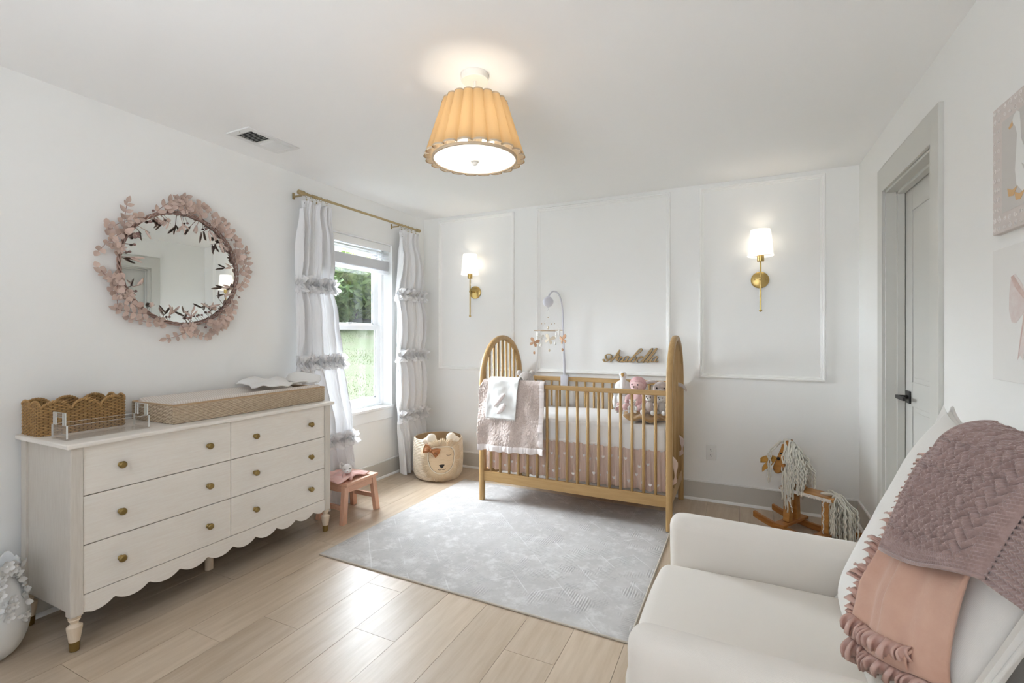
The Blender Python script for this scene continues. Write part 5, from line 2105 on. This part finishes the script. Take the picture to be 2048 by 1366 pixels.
MB().grid(lv_fn, 40, 40).build('blanket', M_lov, lv, smooth=180, solid=.007, fix=False)
hc = Vector((-2.455, 2.475, uz + .074))
furry(MB(), hc, (.034, .033, .033)).build('head', M_pwhite, lv, smooth=180, fix=False)
fd_ = Vector((.70, -.65, -.12)).normalized()
sd_ = Vector((.68, .73, 0)).normalized()
MB().ell(hc + fd_ * .034 + Vector((0, 0, -.008)), (.015, .015, .012), 12, 8).build('muzzle', M_pwhite, lv, smooth=180)
MB().ell(hc + fd_ * .047 + Vector((0, 0, -.002)), (.0045, .0045, .004), 8, 6).build('nose', M_ppink, lv, smooth=180)
for s_ in (-1, 1):
    MB().ell(hc + fd_ * .029 + sd_ * (s_ * .016) + Vector((0, 0, .008)), .0042, 8, 6).build('eye', M_eye, lv, smooth=180)
    MB().tube([hc + sd_ * (s_ * .022) + Vector((0, 0, .024)), hc + sd_ * (s_ * .036) + Vector((-.006, 0, .042)), hc + sd_ * (s_ * .046) + Vector((-.004, 0, .030)), hc + sd_ * (s_ * .048) + Vector((0, 0, .004))], [.007, .009, .009, .006], 10).build('ear', M_pwhite, lv, smooth=180)
    MB().tube([hc + sd_ * (s_ * .018) + Vector((0, 0, -.036)), hc + fd_ * .030 + sd_ * (s_ * .022) + Vector((0, 0, -.050)), hc + fd_ * .045 + sd_ * (s_ * .020) + Vector((0, 0, -.056))], [.014, .014, .012], 10).build('arm', M_lov, lv, smooth=180)

# ------------------------------------------------------------------ lion storage basket
M_rope = mat('cream_rope', (0.66, 0.555, 0.43), 0.9, bump=(130, .5, .004), vary=(30, (0.74, 0.65, 0.53), .35, .65))
M_ropei = mat('jute_inside', (0.40, 0.275, 0.15), 0.9)
M_fringe = mat('raffia_fringe', (0.70, 0.565, 0.40), 0.85, rnd=.12)
M_fcream = mat('cream_cotton', (0.78, 0.72, 0.62), 0.9, bump=(70, .4, .003))
M_rust = mat('rust_velvet', (0.30, 0.105, 0.022), 0.7, sheen=.4)
M_thr = mat('charcoal_thread', (0.035, 0.032, 0.03), 0.8)
lc = Vector((-2.452, 3.578, 0))
face_a = atan2(-.78, .70)
lb = thing('lion_basket', 'round cream rope storage basket with a lion face and rust bow', 'basket', lc, face_a)
LR, LH = .205, .362
b = MB()
nr = 27
sp = []
for i in range(nr * 40 + 1):
    a = 2 * pi * i / 40
    f = i / (nr * 40)
    r = LR + .012 * sin(pi * f) ** .8 - .018 * (1 - min(1, f * 9)) + .004 * f
    sp.append((r * cos(a), r * sin(a), .007 + (LH - .010) * f))
b.tube(sp, .0074, 6)
b.build('coiled_wall', M_rope, lb, smooth=180, local=True, fix=False)
MB().lathe([(0, .003), (LR - .02, .003), (LR - .012, .02), (LR - .002, .2), (LR - .004, LH - .004)], n=48).build('inside', M_ropei, lb, smooth=180, local=True)
# face: x axis of the thing points out of the face


def on_wall(s, z, off=0.0):
    """s metres along the wall from the middle of the face (left positive seen from outside is -)"""
    r = LR + .019 + off
    a = s / (LR + .014)
    return Vector((r * cos(a), r * sin(a), z))


face_pts = []
fw, f_top, f_bot = .112, .290, .085
for k in range(28):
    t = k / 28
    a = 2 * pi * t
    c, s_ = cos(a), sin(a)
    n_ = 3.4 if s_ > 0 else 2.1
    q = (abs(c) ** n_ + abs(s_) ** n_) ** (-1 / n_)
    face_pts.append((c * q * fw * (1.0 if s_ > 0 else .96), (f_top + f_bot) / 2 + .02 + s_ * q * ((f_top - f_bot) / 2 - .0 if s_ > 0 else (f_top - f_bot) / 2 + .02)))
b = MB()
ring = [on_wall(p[0], p[1], .002) for p in face_pts]
cen = on_wall(0, .205, .006)
vs, fs = [cen], []
for g_ in range(1, 5):
    for p in face_pts:
        q = (p[0] * g_ / 4, .205 + (p[1] - .205) * g_ / 4)
        vs.append(on_wall(q[0], q[1], .002 + .005 * (1 - (g_ / 4) ** 3)))
m = len(face_pts)
for i in range(m):
    fs.append((0, 1 + i, 1 + (i + 1) % m))
    for g_ in range(3):
        fs.append((1 + g_ * m + i, 1 + (g_ + 1) * m + i, 1 + (g_ + 1) * m + (i + 1) % m, 1 + g_ * m + (i + 1) % m))
fc = b.add(vs, fs).build('face', mat('face_rope', (0.66, 0.51, 0.335), 0.9, bump=(20, .8, .006), stretch=(1, 1, 14), vary=(18, (0.74, 0.60, 0.43), .35, .65)), lb, smooth=180, local=True)
# fringe mane
b = MB()
rg = random.Random(17)
for i in range(520):
    k = rg.uniform(0, m)
    i0 = int(k) % m
    p = Vector(face_pts[i0]).lerp(Vector(face_pts[(i0 + 1) % m]), k - int(k))
    c2 = Vector((0, .205))
    d = (p - c2).normalized()
    L = rg.uniform(.058, .078) * (1.0 if d.y < .5 else .95)
    p0 = c2 + (p - c2) * rg.uniform(.97, 1.02)
    p1 = p0 + d * L + Vector((rg.uniform(-.008, .008), rg.uniform(-.008, .008)))
    p1.y = max(.012, p1.y)
    o0, o1 = rg.uniform(.003, .006), rg.uniform(.004, .013)
    mid_ = (p0 + p1) / 2
    b.tube([on_wall(p0.x, p0.y, o0), on_wall(mid_.x, mid_.y, (o0 + o1) / 2 + .004), on_wall(p1.x, p1.y, o1)], [.0021, .0026, .0014], 4)
b.build('mane', M_fringe, lb, smooth=180, local=True, kind='stuff', fix=False)
pth = [on_wall(p[0], p[1], .005) for p in face_pts]
MB().tube(pth, .0022, 5, closed=True).build('face_outline', M_thr, fc, smooth=180, local=True)
pth = [on_wall(p[0] * 1.03, .205 + (p[1] - .205) * 1.03, .007) for p in face_pts]
MB().tube(pth, .0045, 6, closed=True).build('fringe_heading', M_fcream, lb, smooth=180, local=True)
for s_ in (-1, 1):
    MB().tube([on_wall(s_ * .062 + .022 * cos(a), .243 + .008 * sin(a), .0075) for a in [pi + pi * k / 8 for k in range(9)]], .0018, 5).build('closed_eye', M_thr, fc, smooth=180, local=True)
    MB().tube([on_wall(s_ * .0155 + .0155 * cos(a), .124 + .008 * sin(a), .0085) for a in [pi + pi * k / 8 for k in range(9)]], .0018, 5).build('mouth', M_thr, fc, smooth=180, local=True)
b = MB()
nose = [(-.023, .158), (-.013, .161), (.013, .161), (.023, .158), (.013, .142), (.003, .132), (-.003, .132), (-.013, .142)]
vs = [on_wall(p[0], p[1], .006) for p in nose] + [on_wall(p[0], p[1], .0105) for p in nose]
b.add(vs, [tuple(range(8)), tuple(range(8, 16))] + [(i, (i + 1) % 8, 8 + (i + 1) % 8, 8 + i) for i in range(8)])
b.build('nose', M_thr, fc, smooth=0, local=True)
for s_ in (-.088, .088):
    e = MB().ell(on_wall(s_, LH + .025, -.006), (.015, .042, .040), 16, 10)
    e.build('ear', M_fcream, lb, smooth=180, local=True)
    e = MB().ell(on_wall(s_ * 1.5, LH + .000, -.002), (.012, .036, .028), 16, 10)
    e.build('crown_tuft', M_fcream, lb, smooth=180, local=True)
b = MB()
bc = (-.082, .285)
vs_all = []
for s_ in (-1, 1):
    pr = [(0, .010), (s_ * .030, .036), (s_ * .060, .040), (s_ * .064, .0), (s_ * .054, -.042), (s_ * .028, -.026), (0, -.010)]
    ca, sa = cos(radians(-22)), sin(radians(-22))
    P2 = [(bc[0] + a * ca + c * sa * -1, bc[1] - a * sa * -1 + c * ca) for a, c in pr]
    n = len(P2)
    vs = [on_wall(p[0], p[1], .014) for p in P2] + [on_wall(p[0], p[1], .026 + .006 * abs(pr[i][0]) / .06) for i, p in enumerate(P2)]
    b.add(vs, [tuple(range(n)), tuple(range(n, 2 * n))] + [(i, (i + 1) % n, n + (i + 1) % n, n + i) for i in range(n)])
    for q in (-.4, .1, .55):
        pts = [on_wall(bc[0] + s_ * t * .058 * ca - (q * .030 * (t * 1.3)) * sa, bc[1] + s_ * t * .058 * sa + q * .030 * (t * 1.3) * ca, .026 + .008 * sin(pi * t)) for t in (.12, .4, .7, .95)]
        b.tube(pts, [.003, .006, .007, .003], 6)
bw = b.build('bow', M_rust, lb, smooth=60, local=True)
MB().ell(on_wall(bc[0], bc[1], .026), (.010, .012, .015), 12, 8).build('bow_knot', M_rust, bw, smooth=180, local=True)

# ------------------------------------------------------------------ rocking horse
M_pine = mat('amber_pine', (0.42, 0.19, 0.045), 0.35, vary=(5, (0.52, 0.26, 0.075), .35, .65), stretch=(1.5, 8, 8))
M_pine2 = mat('amber_pine_dark', (0.33, 0.125, 0.028), 0.35, vary=(5, (0.42, 0.18, 0.045), .35, .65), stretch=(1.5, 8, 8))
M_yarn = mat('ivory_yarn', (0.70, 0.68, 0.61), 0.95, rnd=.06, bump=(200, .6, .003))
M_rib = mat('mustard_ribbon', (0.48, 0.25, 0.045), 0.45)
M_lacew = mat('white_lace', (0.76, 0.72, 0.68), 0.9)
M_saddle = mat('dark_leather', (0.03, 0.022, 0.018), 0.5)
hs = thing('rocking_horse', 'small amber wooden rocking horse with an ivory yarn mane and tail', 'rocking horse', (.316, 3.60, 0), radians(-32.3))
H_ = lambda nm, m, b, par=hs, sm=40, bev=0: b.build(nm, m, par, smooth=sm, local=True, bevel=bev)
for y in (-.115, .115):
    # curved rocker cut from a board
    up, dn = [], []
    for i in range(25):
        x = lerp(-.185, .40, i / 24)
        z = .0 + 1.15 * (1 - sqrt(max(0, 1 - ((x - .11) / 1.0) ** 2))) * .95
        dn.append((x, z + .002))
        up.append((x, z + .040))
    H_('rocker', M_pine2, MB().prism(dn + up[::-1], (0, y - .013, 0), (1, 0, 0), (0, 0, 1), (0, .026, 0)), sm=30, bev=.003)
H_('cross_plank', M_pine2, MB().box((-.035, -.155, .047), (.035, .155, .065)), sm=0, bev=.003)
H_('cross_plank', M_pine2, MB().box((.195, -.155, .047), (.265, .155, .065)), sm=0, bev=.003)
H_('front_leg', M_pine, MB().beam((0.005, -.050, .065), (.005, -.034, .262), .050, .040, (1, 0, 0)), sm=0, bev=.004)
H_('front_leg', M_pine, MB().beam((0.005, .050, .065), (.005, .034, .262), .050, .040, (1, 0, 0)), sm=0, bev=.004)
H_('rear_leg', M_pine, MB().beam((.232, -.045, .065), (.228, -.034, .262), .045, .040, (1, 0, 0)), sm=0, bev=.004)
H_('rear_leg', M_pine, MB().beam((.232, .045, .065), (.228, .034, .262), .045, .040, (1, 0, 0)), sm=0, bev=.004)
H_('seat_board', M_pine, MB().rbox((-.045, -.070, .262), (.275, .070, .284), .008, 6, 2))
b = MB()
for i in range(70):
    x = lerp(-.03, .27, i / 69)
    b.ell((x, -.0715, .272 - .006 * abs(sin(i * .9))), (.0035, .002, .007), 6, 4)
    b.ell((x, .0715, .272 - .006 * abs(sin(i * .9))), (.0035, .002, .007), 6, 4)
b.box((-.04, -.0712, .272), (.27, -.0702, .283)).box((-.04, .0702, .272), (.27, .0712, .283))
b.build('lace_edging', M_lacew, hs, smooth=180, local=True, kind='stuff', fix=False)
# head and neck cut from thick board; local -x is forward
neck = [(.085, .284), (.080, .36), (.060, .44), (.020, .50), (-.012, .545), (-.030, .560), (-.050, .552), (-.058, .520), (-.078, .470), (-.104, .405), (-.112, .378), (-.100, .352), (-.076, .346), (-.056, .362), (-.040, .405), (-.022, .424), (-.012, .400), (-.010, .350), (-.020, .284)]
nk = H_('head', M_pine, MB().prism(neck, (0, -.024, 0), (1, 0, 0), (0, 0, 1), (0, .048, 0)), sm=30, bev=.008)
for y in (-.026, .026):
    H_('eye', M_eye, MB().ell((-.052, y, .490), (.006, .003, .006), 10, 6), nk, 180)
    H_('nostril', M_saddle, MB().ell((-.100, y * .98, .372), (.004, .002, .004), 8, 5), nk, 180)
    H_('ear', M_pine2, MB().prism([(0, 0), (.022, .004), (.016, .045), (.004, .040)], (-.022, y - .004, .540), (1, 0, 0), (0, 0, 1), (0, .008, 0)), nk, 30)
b = MB()
b.prism([(-.004, -.004), (-.012, .012), (.012, .012), (.008, -.010)], (-.060, -.034, .44), (1, 0, 0), (0, 0, 1), (0, .068, 0))
H_('handle_dowel', M_pine2, MB().cyl((-.004, -.095, .43), (-.004, .095, .43), .011, 14), sm=50)
for y in (-.036, .036):
    H_('bridle_rosette', M_saddle, MB().ell((-.066, y * .8, .452), (.011, .008, .011), 12, 8), sm=180)
# mustard ribbon bow on the far side of the muzzle
bx, by, bz = -.082, -.040, .452
b = MB()
for (dx, dz, dy) in ((-.085, -.010, -.020), (-.070, -.070, -.024)):
    def rib(u, v, dx=dx, dz=dz, dy=dy):
        w = .010 + .020 * sin(pi * min(1, u * .75 + .1))
        return (bx + dx * u + .004 * sin(u * 5), by + dy * u + .006 * sin(u * 6), bz + dz * u - .02 * u * u + (v - .5) * w * 1.6)
    b.grid(rib, 12, 4)
rbn = b.build('ribbon_tail', M_rib, hs, smooth=180, local=True, solid=.0015, fix=False)
H_('ribbon_knot', M_rib, MB().ell((bx, by, bz), (.012, .010, .012), 12, 8), sm=180)
# yarn mane and tail
rg = random.Random(31)


def yarn(name, roots, fall, sway, n_per, rad=.0046, m=M_yarn, beads=0):
    for grp in range(len(roots)):
        b = MB()
        for j in range(n_per):
            p = Vector(roots[grp]) + Vector((rg.uniform(-.012, .012), rg.uniform(-.006, .006), rg.uniform(-.004, .004)))
            sx, sy, L = sway(grp, j)
            pts, ph = [], rg.uniform(0, 6)
            for i in range(19):
                t = i / 18
                o = smoothstep(0, .35, t)
                pts.append(p + Vector((sx * o + .004 * sin(t * 34 + ph), sy * o + .004 * cos(t * 29 + ph), .016 * sin(min(1, t * 5) * pi) - L * max(0, t - .06))))
            b.tube(pts, [rad * (1 - .25 * abs(sin(i * 1.7 + ph))) for i in range(19)], 5)
        b.build(name, m, hs, smooth=180, local=True, kind='stuff', fix=False)


crest = [(-.034, 0, .570), (-.016, 0, .572), (.004, 0, .562), (.020, 0, .546), (.036, 0, .520), (.052, 0, .490), (.066, 0, .452)]


def mane_sway(g, j):
    side = 1 if j % 4 == 0 else -1
    return (rg.uniform(.020, .050) if g < 3 else rg.uniform(-.005, .06), side * rg.uniform(.045, .085), rg.uniform(.33, .47) - .040 * g)


yarn('mane_lock', crest, None, mane_sway, 13, .0058)


def fore_sway(g, j):
    return (rg.uniform(-.060, -.045), rg.uniform(-.055, -.045), rg.uniform(.24, .30))


yarn('forelock', [(-.052, -.012, .560)], None, fore_sway, 4, .0048)


def tail_sway(g, j):
    a = rg.uniform(0, 2 * pi)
    q = rg.uniform(.02, .075)
    return (.030 + q * cos(a), q * sin(a), rg.uniform(.235, .275))


yarn('tail_lock', [(.268, 0, .290), (.272, .012, .290), (.272, -.012, .290)], None, tail_sway, 17, .0058)
b = MB()
for sx in (-1, 1):
    b.tube(spline([(.265, 0, .298), (.235, sx * .030, .306), (.205, sx * .045, .300), (.225, sx * .020, .296), (.262, 0, .297)], 5), .007, 6)
b.ell((.265, 0, .302), .014, 10, 7)
b.build('tail_bow', M_yarn, hs, smooth=180, local=True)
H_('bead_string', M_pwhite, (lambda q: [q.ell((.268 - .035 + .003 * sin(i), -.085 + .002 * cos(i * 2), .285 - .0085 * i), .0042, 6, 5) for i in range(26)] and q)(MB()), sm=180)['kind'] = 'stuff'
H_('bead_string', M_pwhite, (lambda q: [q.ell((.030 + .018 * sin(i * .2), -.080 - .002 * cos(i * 2), .475 - .0085 * i), .0042, 6, 5) for i in range(40)] and q)(MB()), sm=180)['kind'] = 'stuff'
# ------------------------------------------------------------------ armchair
M_up = mat('ivory_linen_upholstery', (0.76, 0.715, 0.655), 0.9, sheen=.25, weave=(190, .16))
M_upc = mat('ivory_cushion_cover', (0.72, 0.70, 0.665), 0.9, sheen=.25, weave=(190, .12))
ac = thing('armchair', 'ivory linen upholstered glider armchair facing the dresser', 'armchair', (.20, 1.49, 0))
AX0, AX1 = -.232, .690
for y0, y1 in ((1.060, 1.160), (1.815, 1.915)):
    def armf(p, y0=y0, y1=y1):
        # the arm top rises a little to the front, the front edge rakes back below
        x, y, z = p
        if z > .3:
            z += .012 * smoothstep(.5, -.25, x) * (z - .3) / .3
        if x < -.1:
            x += .03 * (.6 - z) * .6
        return (x, y, z)
    MB().rbox((AX0, y0, .085), (AX1, y1, .602), .048, 10, 4, fn=armf).build('arm', M_up, ac, smooth=180)
    # seam piping along the outer top edge
MB().rbox((AX0 + .045, 1.150, .10), (.640, 1.825, .325), .03, 6, 2).build('base_frame', M_up, ac, smooth=180)


def seatf(p):
    x, y, z = p
    u, v = (x - .0) / .29, (y - 1.487) / .33
    if z > .40:
        z += .018 * max(0, 1 - u * u * .7) * max(0, 1 - v * v)
    if x < -.2:
        x -= .012 * max(0, 1 - v * v)
    return (x, y, z)


MB().rbox((AX0 - .022, 1.164, .315), (.40, 1.811, .452), .042, 14, 4, fn=seatf).build('seat_cushion', M_up, ac, smooth=180)
# reclined back frame behind the loose cushion
O_ = Vector((.255, 0, .452))
U_ = Vector((.417, 0, .909))
N_ = Vector((-.909, 0, .417))


def bfn(t, y, n):
    return O_ + U_ * t + N_ * n + Vector((0, y, 0))


def backf(p):
    return bfn(p.z, p.y, p.x)


MB().rbox((-.270, 1.12, -.16), (-.16, 1.86, .60), .045, 8, 4, fn=backf).build('back_frame', M_up, ac, smooth=180)
for x in (AX0 + .09, AX1 - .09):
    for y in (1.13, 1.845):
        MB().lathe([(0, .012), (.020, .012), (.024, .09), (0, .09)], (x, y, -.011), 14).build('foot', M_crib, ac)
PT = .690


def py1(v):
    return 1.800 + .060 * smoothstep(.1, .9, v)


def py0(v):
    return 1.165 - .085 * smoothstep(.08, .35, v)


def puff(s, t):
    """front bulge of the back cushion, s across 0..1, t up 0..1"""
    e = (max(0, 1 - (2 * s - 1) ** 4) * max(0, 1 - (2 * t - 1) ** 4)) ** .55
    return .095 * e - .012


def cpt(u, v, off=0.0, side=1):
    """point on the cushion: u across from the far edge, v up; off along the normal"""
    pin = .028 * (1 - (2 * v - 1) ** 4)
    y = lerp(py1(v) - pin, py0(v) + pin, u)
    pint = .050 * (1 - (2 * u - 1) ** 4)
    t = pint * .13 + (PT - pint * 1.13) * v
    h = puff(u, v)
    if side > 0:
        h += .005 * nz((u * 3, v * 3, 0), 1.5, 4)
    return bfn(t, y, (h if side > 0 else -h * .95) - .035 + off)


def cush(side):
    return lambda u, v: cpt(u, v, 0, side)


b = MB()
b.grid(cush(1), 44, 44)
b.grid(cush(-1), 44, 44)
bcu = b.build('back_cushion', M_upc, ac, smooth=180)
edge = []
for i in range(44):
    edge.append(cush(1)(i / 44, 0))
for i in range(44):
    edge.append(cush(1)(1, i / 44))
for i in range(44):
    edge.append(cush(1)(1 - i / 44, 1))
for i in range(44):
    edge.append(cush(1)(0, 1 - i / 44))
MB().tube([Vector(p) + N_ * -.012 + N_ * .012 for p in edge], .0045, 6, closed=True).build('piping', M_upc, bcu, smooth=180)


def onback(u, v, off):
    """point over the cushion front; above v = .90 it rolls over the top and falls behind"""
    vt = .90
    if v <= vt:
        return cpt(u, v, off)
    P = cpt(u, vt, 0)
    r = .060 + off
    k = (v - vt) * PT
    a = min(k / r, 2.5)
    C = P - N_ * .060
    q = max(0, k - 2.5 * r)
    return C + N_ * (r * cos(a)) + U_ * (r * sin(a)) + (N_ * cos(a + pi / 2) + U_ * sin(a + pi / 2)) * q


# ------------------------------------------------------------------ peach minky blanket with satin ruffle
M_minky = mat('peach_minky', (0.52, 0.31, 0.232), 0.85, sheen=.2, bump=(160, .35, .002), vary=(9, (0.59, 0.37, 0.28), .35, .65))
M_psatin = mat('dusty_rose_satin', (0.52, 0.33, 0.275), 0.33, spec=.6)
pb = thing('ruffled_blanket', 'peach minky baby blanket with satin ruffle edge draped on the armchair back', 'blanket', (.42, 1.40, .5))
# outline in (s, t): left edge bottom to top, right edge bottom to top
PLs = [(.00, .735, .165), (.12, .675, .235), (.25, .60, .34), (.42, .575, .49), (.65, .505, .68), (.85, .46, .83), (1, .445, 1.06)]


def peach_edge(v):
    return interp([(a, b_) for a, b_, c_ in PLs], v), interp([(a, c_) for a, b_, c_ in PLs], v)


def peach(u, v, off=.012):
    uL, vL = peach_edge(v)
    uR, vR = lerp(1.0, .86, v), lerp(.30, 1.05, v)
    U = lerp(uL, uR, u)
    Vv = lerp(vL, vR, u) - .03 * sin(pi * u) * (1 - v)
    ph = u * 6.5 + v * .8
    f = (.016 * (.5 + .5 * sin(ph * 1.9 + 1.2)) + .008 * (.5 + .5 * sin(ph * 3.7 + v * 2)) - .008) * smoothstep(.75, .3, v)
    return onback(U, Vv, off + f + .012)


MB().grid(peach, 70, 80).build('minky_panel', M_minky, pb, smooth=180, solid=.008, fix=False)


def ruffle(path_fn, pleats, width, name, seed):
    """gathered strip: pleats stand off the cushion like a pinched frill"""
    n = pleats * 10
    rg_ = random.Random(seed)
    amp = [rg_.uniform(.7, 1.3) for _ in range(pleats + 2)]

    def fn(u, v):
        p, d, nn_ = path_fn(u)
        q = u * pleats
        i = int(q)
        m = lerp(amp[i], amp[i + 1], q - i)
        tang = d.cross(nn_).normalized()
        w = width * m * (1 + .12 * sin(q * 1.3))
        s_ = sin(2 * pi * q)
        return p + d * (w * v) + nn_ * (.003 + .010 * sin(pi * v) + .0125 * m * s_ * (.25 + .75 * v)) + tang * (.006 * m * v * sin(4 * pi * q + 1))
    return MB().grid(fn, n, 6).build(name, M_psatin, pb, smooth=180, solid=.0012, fix=False)


def edge_frame(f, u, v, du, dv, ou, ov):
    """point, outward direction in the cushion surface, surface normal at f(u, v)"""
    p = Vector(f(u, v))
    o = (p - Vector(f(u + ou, v + ov))).normalized()
    t = (Vector(f(u + du, v + dv)) - p).normalized()
    n = o.cross(t)
    if n.dot(N_) < 0:
        n = -n
    n.normalize()
    return p, o, n


ruffle(lambda u: edge_frame(lambda a, c: peach(a, c, .003), .004, .02 + .90 * u, 0, .01, .06, 0), 38, .036, 'ruffle', 1)
ruffle(lambda u: edge_frame(lambda a, c: peach(a, c, .006), .01 + .97 * u, .004, .01, 0, 0, .06), 15, .036, 'ruffle', 2)
# folded-back strip showing a second ruffle


def fold_strip(u, v):
    p = Vector(peach(lerp(-.02, .80, u), lerp(.0, .10, v), .010))
    return p + N_ * (.012 * sin(pi * v) + .002)


MB().grid(fold_strip, 50, 10).build('turned_edge', M_minky, pb, smooth=180, solid=.005, fix=False)
ruffle(lambda u: edge_frame(lambda a, c: peach(a, c, .016), .02 + .78 * u, .105, .01, 0, 0, .06), 13, .034, 'ruffle', 5)

# ------------------------------------------------------------------ mauve hand-knitted throw
M_knit = mat('mauve_wool', (0.30, 0.205, 0.187), 0.95, sheen=.5, bump=(350, .5, .002), vary=(60, (0.37, 0.262, 0.242), .35, .65))
kt = thing('knitted_throw', 'mauve lace-knit wool throw over the top of the armchair back', 'throw', (.55, 1.40, .8))
KL = [(0, .665, .50), (.15, .635, .59), (.35, .60, .705), (.6, .56, .835), (.8, .53, .94), (1, .51, 1.11)]


def knit_base(u, v, off):
    uL = interp([(a, b_) for a, b_, c_ in KL], v)
    vL = interp([(a, c_) for a, b_, c_ in KL], v)
    uR, vR = lerp(.985, .96, v), lerp(.612, 1.11, v)
    U = lerp(uL, uR, u)
    Vv = lerp(vL, vR, u) - .012 * sin(pi * u) * (1 - v)
    fold = .006 * sin(u * 8 + 1) * (1 - v) + .004 * sin(u * 3.2 + v * 2)
    return onback(U, Vv, .052 + off + fold)


NU, NV = 420, 420
stw = 56      # stitch columns
rows_ = 84


def knit(u, v):
    cu, cv_ = u * stw, v * rows_
    col_ = sin(pi * cu) ** 2
    # every stitch is a small rounded V: rows step up toward the middle of each column
    row_ = .5 + .5 * sin(2 * pi * (cv_ + .35 * abs(((cu % 1) * 2) - 1)))
    border = min(u, 1 - u, v * 1.2)
    b_ = smoothstep(.085, .115, border)
    # chevron lace: zig-zag ribs with a line of eyelets under each
    zig = abs(((cu / 8.0) % 1) * 2 - 1)
    rib = sin(2 * pi * (cv_ / 6.0 + zig * 1.15))
    hole = smoothstep(.55, .95, -rib) * smoothstep(.25, .8, .5 + .5 * cos(2 * pi * cu)) * smoothstep(.3, .8, .5 + .5 * sin(2 * pi * cv_ / 2))
    lace = .0024 * col_ * (.45 + .55 * row_) + .0044 * rib - .0150 * hole
    garter = .0030 * (.5 + .5 * sin(pi * cv_)) + .0012 * col_
    h = lerp(garter, lace, b_)
    h = lerp(h, .002, smoothstep(.955, .99, u))
    return knit_base(u, v, h)


MB().grid(knit, NU, NV).build('knitted_panel', M_knit, kt, smooth=180, fix=False)


def fold2(u, v):
    a = Vector(knit_base(.94, v * .62, 0))
    cu, cv_ = u * 12, v * 36
    h = .003 * abs(sin(pi * cu)) + .003 * sin(2 * pi * cv_ * .5)
    return a + Vector((.012 * u, -.120 * u, .006 * u)) + N_ * (-.016 + h - .012 * u)


MB().grid(fold2, 70, 130).build('folded_layer', M_knit, kt, smooth=180, fix=False)
b = MB()
pts = [Vector(knit_base(i / 120, 0, .001)) for i in range(121)]
b.tube(pts, .0045, 6)
pts = [Vector(knit_base(0, i / 120, .001)) for i in range(121)]
b.tube(pts, .0045, 6)
b.build('cast_on_edge', M_knit, kt, smooth=180, fix=False)
